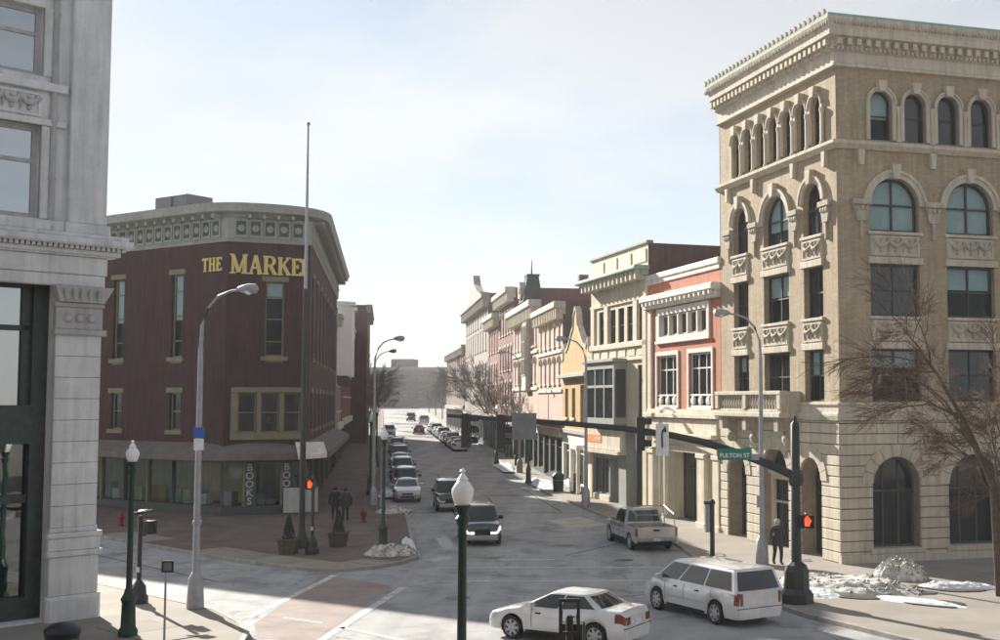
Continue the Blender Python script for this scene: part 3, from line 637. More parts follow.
for i in range(6): obj('apron_panel',B().cbox(.6+i*1.6,1.8+i*1.6,-.05,.02,9.05,9.5),M['cream2'],cre,F)
obj('cornice',B().cbox(-.7,W+.2,-.95,0,13.95,14.18,.05).cbox(-.3,W+.05,-.5,0,13.65,13.95,.05),M['teal'],cre,F)
for i in range(14): x=.1+i*.76; obj('cornice_bracket',B().prism([(x,13.4),(x+.22,13.4),(x+.22,13.95),(x,13.95)],-.75,-.0),M['cream2'],cre,F)
obj('coping',B().cbox(-.05,W+.05,-.12,.3,15.5,15.66),M['greygreen'],cre,F)
for i in range(4): obj('parapet_panel',B().cbox(.5+i*2.5,2.6+i*2.5,-.06,.02,14.45,15.2),M['cream2'],cre,F)
obj('pier',B().cbox(9.72,W+.02,-.16,0,0,13.6,.03),M['cream'],cre,F); obj('pier',B().cbox(-.02,.5,-.1,0,0,9.6,.03),M['cream'],cre,F)
bay=obj('bay_window',B().box(1.3,6.8,-.85,0,5.0,5.35).box(1.3,6.8,-.85,0,8.35,8.75).box(1.3,1.5,-.85,0,5.35,8.35).box(6.6,6.8,-.85,0,5.35,8.35).box(1.5,6.6,-.1,0,5.35,8.35).box(1.5,6.6,-.82,-.74,7.2,7.36).cbox(1.1,7.0,-1.0,0,8.75,8.95),M['greygreen'],cre,F)
for i in range(4): x=1.5+5.1*i/3; obj('bay_mullion',B().box(x-.07,x+.07,-.83,-.72,5.35,8.35),M['greygreen'],bay)
for i in range(3):
    x=1.5+1.7*i; link('pane',B().box(x+.08,x+1.62,-.78,-.77,5.36,7.2).mesh('pane'),M['glass'],bay); link('pane',B().box(x+.08,x+1.62,-.78,-.77,7.37,8.34).mesh('pane'),M['glass'],bay)
    obj('blind',B().box(x+.1,x+1.6,-.74,-.73,7.4,8.3),M['blind'],bay)
obj('pane',B().box(6.81,6.82,-.75,-.1,5.4,8.3),M['glassd'],bay)
sg=obj('shop_sign',B().cbox(.05,6.5,-.35,0,3.35,4.85,.05).box(0,6.6,-.55,0,3.15,3.35),M['cream2'],cre,F)
lp_=obj('sign_panel',B().cbox(.25,3.1,-.375,-.34,3.78,4.3,.01),M['orange'],sg)
obj('sign_stripe',B().box(1.9,2.9,-.385,-.37,3.98,4.1),M['cream2'],lp_)
for i,(a,c,z0,z1,_) in enumerate(sh): window(cre,F,a,c,z0,z1,cols=(5,1,2)[i],rows=1,trans=(.8,) if i else (),depth=(.15,.5,.6)[i],fw=.08,gm=M['glassc'] if i==0 else M['glassd'],name='shop_window' if i!=1 else 'shop_door',fm=M['greygreen'],curtain=(i==0))
obj('stall_riser',B().cbox(.3,3.7,-.06,0,.0,.5),M['cream2'],cre,F)
q=[tuple((F@Vector(v)).to_2d()) for v in ((0,0,0),(W,0,0),(W,20,0),(0,20,0))]
shell(cre,q,15.5,M['brownbrick'],skip=(0,))
# ---------------------------------------------------------------- generic row building
def rowhouse(name,label,Pt,deg,W,H,D,wm,rows,trim,side,cornice=(.7,.6),shop=True,z=None,shopm=None,sill=True,gm=None):
    t=thing(name,label,'building',(Pt[0],Pt[1],gz(Pt[1])+.1 if z is None else z)); F=fr(t,Pt,deg); ops=[]
    for (z0,h,n,ww,ar,x0,x1) in rows:
        for i in range(n):
            x=x0+(x1-x0)*(i+.5)/n; ops.append((x-ww/2,x+ww/2,z0,z0+h,ar))
    zs=4.0 if shop else -.3
    obj('front_wall',wall(W,H,ops,.3,zs),wm,t,F)
    for a,c,z0,z1,ar in ops:
        window(t,F,a,c,z0,z1,ar,cols=1,rows=2,depth=.08,fw=.06,sill=trim if sill else None,gm=gm or M['glass'],blind=rnd.choice([None,.4,None,.6]),curtain=False,fm=trim)
        if not ar: obj('lintel',B().cbox(a-.12,c+.12,-.08,0,z1,z1+.28),trim,t,F)
        else: archtrim(t,F,a,c,z1-(c-a)/2,.16,.08,trim,key=False)
    if shop:
        nb=max(2,round(W/3.2)); bw=W/nb; so_=[(i*bw+.35,(i+1)*bw-.35,.4 if i%2==0 else .05,3.1,False) for i in range(nb)]
        obj('shopfront_wall',wall(W,4.0,so_,.4,-.3),shopm or M['greenframe'],t,F)
        obj('shop_fascia',B().cbox(-.02,W+.02,-.3,0,3.25,3.9),trim,t,F)
        for i,o in enumerate(so_): window(t,F,o[0],o[1],o[2],o[3],cols=2,rows=1,trans=(.78,),depth=.15,fw=.08,gm=M['glassd'],name='shop_window',curtain=False)
    if cornice:
        h,p=cornice; co=obj('cornice',B().cbox(-.15,W+.15,-p,.2,H-h*.5,H+.05,.06).cbox(-.05,W+.05,-p*.55,.2,H-h,H-h*.5,.05),trim,t,F)
        n=int(W/.9)
        for i in range(n+1): x=i*(W-.2)/n; obj('cornice_bracket',B().prism([(x,H-h*1.4),(x+.2,H-h*1.4),(x+.2,H-h*.5),(x,H-h*.5)],-p*.8,0),trim,co)
    q=[tuple((F@Vector(v)).to_2d()) for v in ((0,0,0),(W,0,0),(W,D,0),(0,D,0))]
    shell(t,q,H,side,skip=(0,)); return t,F
def away(Pt,ang,d): a=R_(ang); return (Pt[0]-math.sin(a)*d,Pt[1]+math.cos(a)*d)
Q0=rpt(-20.35); Q1=away(Q0,11,11.6); DEG=-79
# ochre gabled front
yel=thing('ochre_gable_building','small ochre building with stepped curved gable and white shopfront','building',(*Q1,gz(Q1[1])+.1)); F=fr(yel,Q1,DEG); W=11.5
gab=[(0,8.0),(W,8.0),(W,9.0),(W-.6,9.2),(W-.8,10.2),(W-1.6,9.6),(W-2.6,9.9),(W*.62,11.0),(W*.58,11.2),(W*.56,12.0),(W*.5,12.6),(W*.44,12.0),(W*.42,11.2),(W*.38,11.0),(2.6,9.9),(1.6,9.6),(.8,10.2),(.6,9.2),(0,9.0)]
obj('gable',B().prism(gab,-.02,.3),M['yellow'],yel,F); obj('gable_coping',B().strip(gab[1:],[(x+(x-W/2)*.015,z+.16) for x,z in gab[1:]],-.1,.34),M['cream2'],yel,F)
ops=[(1.2,2.6,4.9,7.0,False),(4.2,5.6,4.9,7.0,False),(7.6,9.6,4.6,7.2,False)]
obj('front_wall',wall(W,8.0,ops,.3,3.9),M['yellow'],yel,F)
for a,c,z0,z1,_ in ops: window(yel,F,a,c,z0,z1,cols=1,rows=2,depth=.2,fw=.08,sill=M['cream2'],fm=M['cream2'],gm=M['glassd'])
obj('tile_band',B().cbox(-.05,W+.05,-.5,0,7.75,8.0).cbox(-.05,W+.05,-.2,0,3.8,4.1),M['greygreen'],yel,F)
sp=[(.5,3.2,.3,3.0,False),(4.0,5.6,.05,3.0,False),(6.2,9.2,.3,3.0,False)]
obj('shopfront_wall',wall(W,3.9,sp,.4,-.3),M['white'],yel,F)
for a,c,z0,z1,_ in sp: window(yel,F,a,c,z0,z1,cols=2,rows=1,trans=(.8,),depth=.2,fw=.1,gm=M['glassd'],name='shop_window',fm=M['white'],curtain=False)
obj('porch',B().cbox(8.4,11.2,-.9,0,2.9,3.2).box(8.5,8.7,-.85,-.65,.05,2.9).box(10.9,11.1,-.85,-.65,.05,2.9),M['white'],yel,F)
q=[tuple((F@Vector(v)).to_2d()) for v in ((0,0,0),(W,0,0),(W,18,0),(0,18,0))]; shell(yel,q,9.0,M['brownbrick'],skip=(0,))
# pink Victorian, two halves with a mansard turret between them
Q2=away(Q1,11,12.8); Q3=away(Q2,11,17.9)
pk,F=rowhouse('pink_building','pink painted Victorian building with bracketed cornice next to the ochre gable',Q2,DEG,12.8,13.4,24,M['pink'],[(10.2,1.9,5,.85,True,.3,12.5),(7.3,2.0,5,.85,True,.3,12.5)],M['cream2'],M['brownbrick'],(.9,.7))
obj('string_course',B().cbox(0,12.8,-.12,0,9.6,9.8).cbox(0,12.8,-.12,0,6.6,6.85),M['cream2'],pk,F)
obj('awning',B().prism([(0,4.2),(12.8,4.2),(12.8,4.5),(0,4.5)],-1.2,-.3),M['maroon'],pk,F)
obj('rear_block',B().box(4.5,12.75,6,23,13.0,16.2),M['maroon'],pk,F)
pk2,F=rowhouse('pink_turret_building','pink Victorian building with dark mansard turret and heavy white cornice',Q3,DEG,17.8,14.4,24,M['pink'],[(10.6,2.1,4,.95,False,.5,9.6),(7.4,2.1,7,.95,True,.5,17.0),(10.6,2.1,2,.95,False,13.8,17.2)],M['cream2'],M['brownbrick'],(1.1,.9))
obj('string_course',B().cbox(0,17.8,-.14,0,9.9,10.15).cbox(0,17.8,-.14,0,6.7,6.95),M['cream2'],pk2,F)
tw=obj('turret',B().cbox(10.3,13.3,-.5,.8,6.6,14.6,.1),M['cream2'],pk2,F)
obj('turret_roof',B().add([(10.1,-.8,14.6),(13.5,-.8,14.6),(13.5,1.0,14.6),(10.1,1.0,14.6),(10.8,-.3,17.0),(12.8,-.3,17.0),(12.8,.7,17.0),(10.8,.7,17.0)],[(0,1,5,4),(1,2,6,5),(2,3,7,6),(3,0,4,7),(4,5,6,7)]).box(10.7,12.9,-.35,.8,17.0,17.15).tube([(11.8,.2,17.1),(11.8,.2,18.6)],[.08,.02],6),M['roof'],tw)
for x in (10.6,11.95): window(pk2,F,x,x+1.05,8.0,12.6,True,cols=1,rows=3,depth=-.58,fw=.1,fm=M['cream2'])
obj('dormer',B().prism([(11.1,15.0),(12.5,15.0),(12.5,15.9),(11.8,16.5),(11.1,15.9)],-.95,-.3).lathe([(.1,-.1),(.34,-.08),(.34,.05)],(11.8,-.95,15.7),12,'y'),M['cream2'],tw)
# brick row beyond
Q4=away(Q3,11,13.4); Q5=away(Q4,11,12.2); Q6=away(Q5,11,34)
t,F=rowhouse('maroon_brick_building','dark red brick building with pale cornice behind the pink turret building',Q4,DEG,13.3,17.0,22,M['maroon'],[(12.6,2.3,5,.95,True,.4,12.9),(8.8,2.4,5,.95,False,.4,12.9),(5.2,2.3,5,.95,False,.4,12.9)],M['cream2'],M['maroon'],(1.0,.9))
obj('chimney',B().box(5,6,8,9,17,19.2),M['brownbrick'],t,F)
t,F=rowhouse('narrow_brick_building','narrow orange brick building with cream cornice far along the right side',Q5,DEG,12.1,15.2,22,M['redbrick'],[(11,2.2,4,.95,False,.4,11.6),(7.4,2.2,4,.95,False,.4,11.6),(4.6,1.8,4,.95,False,.4,11.6)],M['cream2'],M['maroon'],(1.0,.9))
t,F=rowhouse('grey_stone_building','tall grey stone building with pointed gable at far right end of street',Q6,DEG,33.8,18.2,24,M['greystone'],[(14.6,2.2,9,1.1,True,.6,33),(11.4,2.4,9,1.1,False,.6,33),(7.2,2.4,9,1.1,False,.6,33)],M['greystone'],M['brownbrick'],(1.2,.9))
obj('pointed_gable',B().prism([(8,18.2),(28,18.2),(27.5,18.9),(24,19.2),(21.5,20.0),(19.5,20.6),(18.0,21.9),(16.5,20.6),(14.5,20.0),(12,19.2),(8.5,18.9)],-.5,.4),M['greystone'],t,F)
Q7=away(Q6,11,42)
rowhouse('far_brick_block','low brown brick block beyond the grey gabled building',Q7,DEG,41,13,24,M['brownbrick'],[(9.5,2,10,1.1,False,1,40),(5.6,2.2,10,1.1,False,1,40)],M['greystone'],M['brownbrick'],(1.0,.6))
# ---------------------------------------------------------------- left corner: dark red brick market building
B0=(-21.0,67.2); C0=(-16.75,69.0)
mk=thing('market_building','dark red brick corner building with gold letters and roundel cornice','building',(*B0,.22))
dF=math.degrees(math.atan2(C0[1]-B0[1],C0[0]-B0[0])); LF=math.dist(B0,C0)
LL=26.0; uL=Vector((math.cos(R_(-32.5)),math.sin(R_(-32.5)))); E0=(B0[0]-uL.x*LL,B0[1]-uL.y*LL)
FL=fr(mk,E0,-32.5); FF=fr(mk,B0,dF); FS=fr(mk,C0,100.1); LS=38.0
winL=[LL-4.2-5.4*i for i in range(5)]; winS=[3+4.3*i for i in range(8)]
oL=[(x-.5,x+.5,8.9,13.7,False) for x in winL]+[(x-.5,x+.5,4.7,6.85,False) for x in winL]
oF=[(2.15,3.2,8.9,13.15,False),(.75,1.75,4.6,6.85,False),(2.0,3.0,4.6,6.85,False),(3.25,4.2,4.6,6.85,False)]
oS=[(x-.5,x+.5,8.9,13.7,False) for x in winS]+[(x-.5,x+.5,4.7,6.85,False) for x in winS]
for F,W,ops in ((FL,LL,oL),(FF,LF,oF),(FS,LS,oS)):
    obj('brick_wall',wall(W,15.5,ops,.3,3.6),M['darkred'],mk,F)
    for i,(a,c,z0,z1,_) in enumerate(ops):
        tall=z1-z0>3
        window(mk,F,a,c,z0,z1,cols=1,rows=1,trans=(.2,.5,.8) if tall else (.5,),depth=.18,fw=.09,fm=M['olive'],blind=.55 if (tall and F is not FF) else (.22 if i==0 else None),curtain=not tall)
        if F is not FF or tall:
            obj('window_head',B().cbox(a-.22,c+.22,-.1,0,z1,z1+.3),M['olive'],mk,F)
            obj('window_sill',B().cbox(a-.22,c+.22,-.14,0,z0-.25,z0),M['olive'],mk,F)
            if tall: obj('apron_panel',B().cbox(a,c,-.03,.02,8.55,8.66),M['olive'],mk,F)
sf=obj('triple_window_surround',B().cbox(.35,4.5,-.14,0,6.85,7.15).cbox(.35,4.5,-.16,0,4.2,4.6).cbox(.35,.75,-.1,0,4.6,6.85).cbox(1.75,2.0,-.1,0,4.6,6.85).cbox(3.0,3.25,-.1,0,4.6,6.85).cbox(4.2,4.5,-.1,0,4.6,6.85),M['olive'],mk,FF)
pth=[tuple((FL@Vector((0,0,0))).to_2d()),(0,0),tuple((FS@Vector((0,0,0))).to_2d()),tuple((FS@Vector((LS,0,0))).to_2d())]
def fillet(p,R,n=6):
    out=[p[0]]
    for a,b,c in zip(p[:-2],p[1:-1],p[2:]):
        a,b,c=Vector(a),Vector(b),Vector(c); d0=(a-b).normalized(); d1=(c-b).normalized(); h=d0.angle(d1)/2; t_=min(R/math.tan(h),(c-b).length*.45); R2=t_*math.tan(h)
        for i in range(n+1):
            f=i/n; q=(b+d0*t_)*(1-f)**2+b*2*f*(1-f)+(b+d1*t_)*f*f; out.append(tuple(q))
    return out+[p[-1]]
pthr=fillet(pth,3.0)
def mband(n,prof,m): return obj(n,B().sweep(prof,pthr if n in('cornice','canopy') else pth),m,mk,None,n in('cornice','canopy'))
mband('frieze',[(-.1,15.35),(.1,15.35),(.18,15.5),(.08,15.56),(.08,16.74),(-.1,16.76)],M['greygreen'])
mband('cornice',[(-.3,16.76),(.25,16.76),(.35,16.9),(.95,17.0),(.95,17.16),(1.08,17.4),(1.08,17.46),(-.3,17.5)],M['greygreen'])
pm=B().strip([(-.27,.12),(.27,.12),(.27,.92),(-.27,.92)],[(-.36,.02),(.36,.02),(.36,1.02),(-.36,1.02)],-.16,-.06,True).mesh('frieze_panel')
fb=B().box(-.27,.27,-.095,-.07,.12,.92).mesh('panel_field'); rm=B().lathe([(.2,.02),(.2,-.06),(.15,-.08),(.06,-.14),(.0,-.14)],(0,-.09,.52),12,'y').mesh('roundel',True)
fk=B().prism([(-.07,1.04),(.07,1.04),(.07,1.25),(-.07,1.25)],-.75,-.05).mesh('bracket')
for F,W,st in ((FL,LL,.84),(FF,LF,.79),(FS,LS,.84)):
    n=int(W/st)
    for i in range(n):
        x=(W-n*st)/2+(i+.5)*st
        o=link('frieze_panel',pm,M['greygreen'],mk,F@T(x,0,15.62)); link('panel_field',fb,M['greenframe'],o); link('roundel',rm,M['greygreen'],o)
        link('cornice_bracket',fk,M['greygreen'],mk,F@T(x+st/2,0,15.62))
serif('THE',.8,mk,FL@T(LL-2.05,0,13.72),M['gold'],hs=[.78,.78,.78],wf=.78)
xe=serif('MARKE',1.05,mk,FF@T(.15,0,13.55),M['gold'],hs=[1.12,1.08,1.08,1.04,1.0],gap=.03,wf=.725)
serif('T',.98,mk,FF@T(.15+xe,0,13.55),M['gold'],wf=.26)
# canopy over the shopfront: a sloping skirt with a fascia
cp=mband('canopy',[(-.05,4.05),(1.25,3.45),(1.25,3.1),(1.1,3.1),(1.1,3.3),(-.05,3.55)],M['rust'])
for F,W,xs in ((FL,LL,[i*2.17 for i in range(12)]),(FF,LF,[0,1.15,1.75,3.2,3.75,LF-.02]),(FS,LS,[0,.6]+[3+3.5*i for i in range(10)])):
    obj('shopfront_base',B().box(0,W,-.04,.3,-.3,.5),M['greenframe'],mk,F); obj('shopfront_head',B().box(0,W,-.04,.3,2.95,3.6),M['greenframe'],mk,F)
    obj('shop_back',B().box(.3,W-.3,2.6,2.65,.0,3.6),M['cream'],mk,F)
    obj('shop_floor',B().box(.0,W,.35,2.6,.3,.5),M['rust'],mk,F)
    for i,(a,c) in enumerate(zip(xs[:-1],xs[1:])):
        o=obj('shop_mullion',B().cbox(a-.07,a+.07,-.08,.2,.5,2.95),M['olive'] if i%2 else M['greenframe'],mk,F)
        if F is FF and i in (1,3): continue
        link('pane',B().box(a+.08,c-.08,.08,.09,.5,2.95).mesh('pane'),M['glassc'],mk,F)
        if F is FS and i>3: continue
        d=obj('display',B().box(a+.2,a+.2+(c-a)*.3,.6,1.0,.5,.5+rnd.uniform(.5,1.6)),(M['wsign'],M['cream'],M['blind'],M['yellow'])[rnd.randint(0,3)],mk,F)
        obj('display',B().box(a+.2+(c-a)*.4,c-.2,.8,1.3,.5,.5+rnd.uniform(.3,1.0)),(M['teal'],M['white'],M['salmon'],M['blue'])[rnd.randint(0,3)],mk,F)
M['shopletter']=mat('grey_lettering',(.42,.45,.44),.6,.2,6,30,.03)
for x0,x1 in ((1.15,1.75),(3.2,3.75)):
    pnl=obj('letter_panel',B().cbox(x0+.02,x1-.02,-.06,.1,.5,2.95),M['greenframe'],mk,FF)
    for i,ch in enumerate('BOOKS' if x0<2 else 'BOO'): text('letter',ch,.4,M['shopletter'],pnl,T((x0+x1)/2,-.075,2.48-.47*i),.02,.012)
obj('corner_panel',B().cbox(3.25,LF+.55,-.62,-.55,.1,1.5),M['stoned'],mk,FF)
obj('corner_awning',B().add([(3.9,-1.35,3.25),(5.5,-1.35,3.45),(5.5,-.2,4.05),(3.9,-.2,4.05),(3.9,-1.35,3.1),(5.5,-1.35,3.2)],[(0,1,2,3),(4,5,1,0)]),M['white'],mk,FF)
obj('rooftop_unit',B().cbox(LL-10.4,LL-7.4,3.0,5.0,17.0,19.2).box(LL-8.9,LL-8.75,2.9,3.0,17.2,19.1),M['signback'],mk,FL)
pe=(FL@Vector((0,20,0))).to_2d(); ps=(FS@Vector((LS,14,0))).to_2d()
shell(mk,[pth[0],pth[1],pth[2],pth[3],tuple(ps),tuple(pe)],17.3,M['darkred'],parapet=.1,skip=(0,1,2))
# left row beyond the market
S1=away(C0,10.1,38.3)
def leftrow(name,label,Pt,L,H,wm,rows,trim,**k): return rowhouse(name,label,Pt,100.1,L,H,13,wm,rows,trim,M['brownbrick'],**k)
t,F=leftrow('grey_bay_building','grey painted house with projecting upper bays past the market building',S1,13.5,13.6,M['greystone'],[(8.5,2.2,3,1,False,.6,13),(5,2.2,3,1,False,.6,13)],M['white'])
for x in (2.0,8.0):
    o=obj('oriel_bay',B().slab([(x,0),(x+.8,-1.3),(x+2.8,-1.3),(x+3.6,0)],8.2,14.6).slab([(x-.2,.2),(x+.7,-1.55),(x+2.9,-1.55),(x+3.8,.2)],14.6,14.95),M['wsign'],t,F)
    obj('bay_bracket',B().slab([(x+.6,0),(x+1,-.9),(x+2.6,-.9),(x+3,0)],7.3,8.2),M['roof'],o)
S2=away(S1,10.1,16.5)
leftrow('plain_brick_rowhouse','plain brick row building past the grey bay house on the left',S2,30,14.6,M['redbrick'],[(10.2,2.2,8,1,False,.6,29.4),(6.2,2.2,8,1,False,.6,29.4)],M['white'])
S3=(away(S2,10.1,30.5)[0]+2.0,away(S2,10.1,30.5)[1])
leftrow('projecting_brick_building','tall reddish brick building projecting at the far end of left side',S3,26,17.6,M['redbrick'],[(12,2.2,7,1,False,.6,25),(7.6,2.2,7,1,False,.6,25)],M['greystone'])
# terminal block across the far end of the street
t,F=rowhouse('terminal_block','long pale flat-roofed building closing the far end of the street',(-140,425),-4,150,14,20,M['brownbrick'],[(10.5,2.2,26,1.6,False,2,148),(7.2,2.2,26,1.6,False,2,148),(3.0,2.2,26,1.6,False,2,148)],M['greystone'],M['brownbrick'],(1.0,.5),shop=False)
obj('roof_house',B().box(66,74,4,12,13.8,17.0),M['brownbrick'],t,F)
# ---------------------------------------------------------------- near left: pale stone building
NC=(-15.42,36.9); nd=math.degrees(math.atan2(.73,.68)); WN=9.0
nb=thing('stone_corner_building','pale grey stone corner building with tall display windows at left edge','building',(*NC,.1))
nP=(NC[0]-.68*WN,NC[1]-.73*WN); FN=fr(nb,nP,nd); X=lambda s:WN+s
ow_=[(X(-5.8),X(-1.95),16.25,18.35,False),(X(-5.8),X(-1.95),11.95,14.75,False),(X(-5.8),X(-1.95),20.0,23.0,False)]
obj('stone_wall',wall(WN,25,ow_,.45,11.5),M['stone'],nb,FN)
og=[(X(-6.2),X(-1.38),.1,10.1,False)]
obj('ground_wall',wall(WN,11.5,og,.9,-.3),M['stone'],nb,FN)
# smooth corner pier in stone courses
z=2.75
for i in range(9):
    h=.64
    obj('stone_block',B().cbox(X(-1.38),X(0),-.1-rnd.uniform(0,.006),.1,z+.006,z+h-.006,.012),M['stone'],nb,FN); z+=h
obj('pier_base',B().cbox(X(-1.5),X(.14),-.3,.1,-.3,.75,.1).cbox(X(-1.42),X(.06),-.2,.1,.75,1.9,.03).cbox(X(-1.5),X(.16),-.26,.1,1.9,2.06,.03).cbox(X(-1.46),X(.1),-.2,.1,2.06,2.45,.03).cbox(X(-1.5),X(.15),-.24,.1,2.45,2.6,.03).cbox(X(-1.4),X(.03),-.14,.1,2.6,2.75,.03),M['stone'],nb,FN)
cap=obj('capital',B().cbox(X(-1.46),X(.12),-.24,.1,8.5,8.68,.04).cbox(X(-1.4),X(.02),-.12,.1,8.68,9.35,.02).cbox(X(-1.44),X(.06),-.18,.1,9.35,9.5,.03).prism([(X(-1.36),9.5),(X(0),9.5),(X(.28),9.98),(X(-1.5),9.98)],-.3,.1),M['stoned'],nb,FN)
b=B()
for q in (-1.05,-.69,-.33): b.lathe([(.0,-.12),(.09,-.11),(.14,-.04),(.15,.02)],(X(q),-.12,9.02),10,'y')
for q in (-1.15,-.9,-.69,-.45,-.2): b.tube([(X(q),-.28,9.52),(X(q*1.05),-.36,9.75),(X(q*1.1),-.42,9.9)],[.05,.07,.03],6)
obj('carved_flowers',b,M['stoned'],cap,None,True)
obj('entablature',B().cbox(0,X(.06),-.14,.1,9.98,10.35,.03).cbox(0,X(.1),-.2,.1,10.35,10.9,.03),M['stone'],nb,FN)
obj('cornice',B().cbox(0,X(.42),-.4,.1,10.95,11.1,.03).cbox(0,X(.7),-.7,.1,11.2,11.42,.05).cbox(0,X(.6),-.55,.1,11.42,11.56,.03).box(0,X(.3),-.3,.1,10.9,11.22),M['stone'],nb,FN)
dm=B().box(0,.1,-.52,-.38,11.09,11.2).mesh('dentil')
for i in range(60): link('dentil',dm,M['stone'],nb,FN@T(X(.4)-.16*i,0,0))
obj('corner_pilaster',B().cbox(X(-1.15),X(.02),-.22,.1,11.9,25,.03).cbox(X(-1.25),X(.12),-.3,.1,11.56,11.9,.04),M['stone'],nb,FN)
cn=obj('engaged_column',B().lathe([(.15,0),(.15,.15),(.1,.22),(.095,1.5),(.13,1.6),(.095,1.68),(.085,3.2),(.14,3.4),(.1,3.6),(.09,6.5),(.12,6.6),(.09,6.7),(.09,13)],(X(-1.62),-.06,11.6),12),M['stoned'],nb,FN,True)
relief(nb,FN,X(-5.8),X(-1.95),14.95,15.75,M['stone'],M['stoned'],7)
obj('sill_course',B().cbox(0,X(-1.25),-.18,.1,15.8,16.05).cbox(0,X(-1.25),-.12,.1,14.75,14.95).cbox(0,X(-1.25),-.2,.1,11.6,11.9),M['stone'],nb,FN)
for k,(a,c,z0,z1,_) in enumerate(ow_):
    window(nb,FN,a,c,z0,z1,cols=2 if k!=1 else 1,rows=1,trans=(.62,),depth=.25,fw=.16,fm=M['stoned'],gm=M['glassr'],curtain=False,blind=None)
    obj('window_jamb',B().cbox(c,c+.25,-.06,.1,z0,z1),M['stone'],nb,FN)
# display windows below: dark green metal frames
a,c=og[0][0],og[0][1]
fo=obj('display_frame',B().box(c-.45,c,.45,.85,0,10.1).box(c-.72,c-.45,.6,.8,5.3,10.1).box(a,c-.45,.45,.8,5.25,6.4).box(a,c-.45,.6,.78,8.62,8.78).box(a,c-.45,.55,.8,3.5,3.75).box(a,c-.45,.45,.8,.1,.75).box(a,c-.45,.5,.8,9.9,10.1),M['greenframe'],nb,FN)
for z0,z1 in ((.75,3.5),(3.75,5.25),(6.4,8.62),(8.78,9.9)):
    obj('pane',B().box(c-1.95,c-.45,.69,.7,z0,z1),M['glassr2'] if z0<5 else M['glassr'],fo); obj('pane',B().box(a,c-2.05,.69,.7,z0,z1),M['glassr2'] if z0<5 else M['glassr'],fo)
    obj('mullion',B().box(c-2.05,c-1.95,.64,.76,z0,z1),M['greenframe'],fo)
obj('room_back',B().box(a,c,3.2,3.3,.0,10.1),M['curtain'],nb,FN); obj('room_floor',B().box(a,c,.85,3.2,.3,.6),M['conc'],nb,FN); obj('mezzanine',B().box(a,c,1.2,3.2,5.4,5.8),M['dark'],nb,FN)
obj('display_table',B().box(c-1.9,c-.9,1.3,2.0,1.35,1.45).box(c-1.85,c-1.78,1.35,1.4,.6,1.35).box(c-1.0,c-.95,1.35,1.4,.6,1.35),M['wsign'],nb,FN)
obj('blind',B().box(c-1.9,c-.6,1.0,1.02,4.0,5.2),M['cream'],nb,FN)
q=[tuple((FN@Vector(v)).to_2d()) for v in ((0,0,0),(WN,0,0),(WN,16,0),(0,16,0))]; shell(nb,q,25,M['stone'],skip=(0,))
# ---------------------------------------------------------------- added brick block behind the camera, out of view: cuts sky fill, feeds reflections
bh=thing('unseen_light_blocker','unseen brick block added behind the viewpoint to cut sky light, mirrored in shop windows','building',(-45,-3,.1)); F=fr(bh,(45,-3),180)
obj('brick_wall',wall(90,17,[(3+4*i,5+4*i,z,z+2.6,False) for i in range(21) for z in (1,5.2,9.6,13.4)],.3,-.3),M['brownbrick'],bh,F)
obj('glazing',B().box(.5,89.5,.3,.35,.5,16.6),M['glassd'],bh,F)
shell(bh,[tuple((F@Vector(v)).to_2d()) for v in ((0,0,0),(90,0,0),(90,14,0),(0,14,0))],17,M['brownbrick'],skip=(0,))
# ---------------------------------------------------------------- vehicles
def grid(b,rows):
    n=len(rows[0]); return b.add([p for r in rows for p in r],[(i*n+j,i*n+j+1,(i+1)*n+j+1,(i+1)*n+j) for i in range(len(rows)-1) for j in range(n-1)])
def interp(tab,x):
    for (a,va),(c,vc) in zip(tab[:-1],tab[1:]):
        if a<=x<=c:
            t=(x-a)/(c-a) if c>a else 0; t=t*t*(3-2*t)*.5+t*.5; return va+(vc-va)*t
    return tab[0][1] if x<tab[0][0] else tab[-1][1]
KIND={
'sedan':dict(L=4.45,W=1.76,top=[(-2.22,.90),(-2.1,1.0),(-1.5,1.02),(.8,.95),(1.5,.84),(2.0,.72),(2.22,.60)],wh=(1.32,-1.33),r=.32,cab=(1.25,.15,-.95,-1.78),roof=1.42,belt=.93,wr=.56,win=[(.03,.44),(.48,.93)],sill=.24),
'van':dict(L=5.0,W=1.98,top=[(-2.5,1.02),(-2.4,1.05),(1.2,1.05),(1.75,.98),(2.3,.80),(2.5,.62)],wh=(1.5,-1.5),r=.34,cab=(1.85,.75,-2.22,-2.47),roof=1.74,belt=1.03,wr=.74,win=[(.02,.30),(.32,.63),(.65,.97)],sill=.25),
'suv':dict(L=4.6,W=1.85,top=[(-2.3,1.05),(-2.2,1.1),(.9,1.1),(1.6,1.06),(2.15,.98),(2.3,.7)],wh=(1.4,-1.35),r=.37,cab=(1.08,.5,-2.0,-2.24),roof=1.76,belt=1.08,wr=.70,win=[(.03,.34),(.37,.66),(.69,.96)],sill=.36),
'pickup':dict(L=5.4,W=1.95,top=[(-.95,1.08),(.9,1.1),(1.7,1.08),(2.5,.98),(2.7,.7)],wh=(1.75,-1.65),r=.38,cab=(1.1,.5,-.72,-.9),roof=1.80,belt=1.08,wr=.74,win=[(.04,.52),(.56,.95)],sill=.38)}
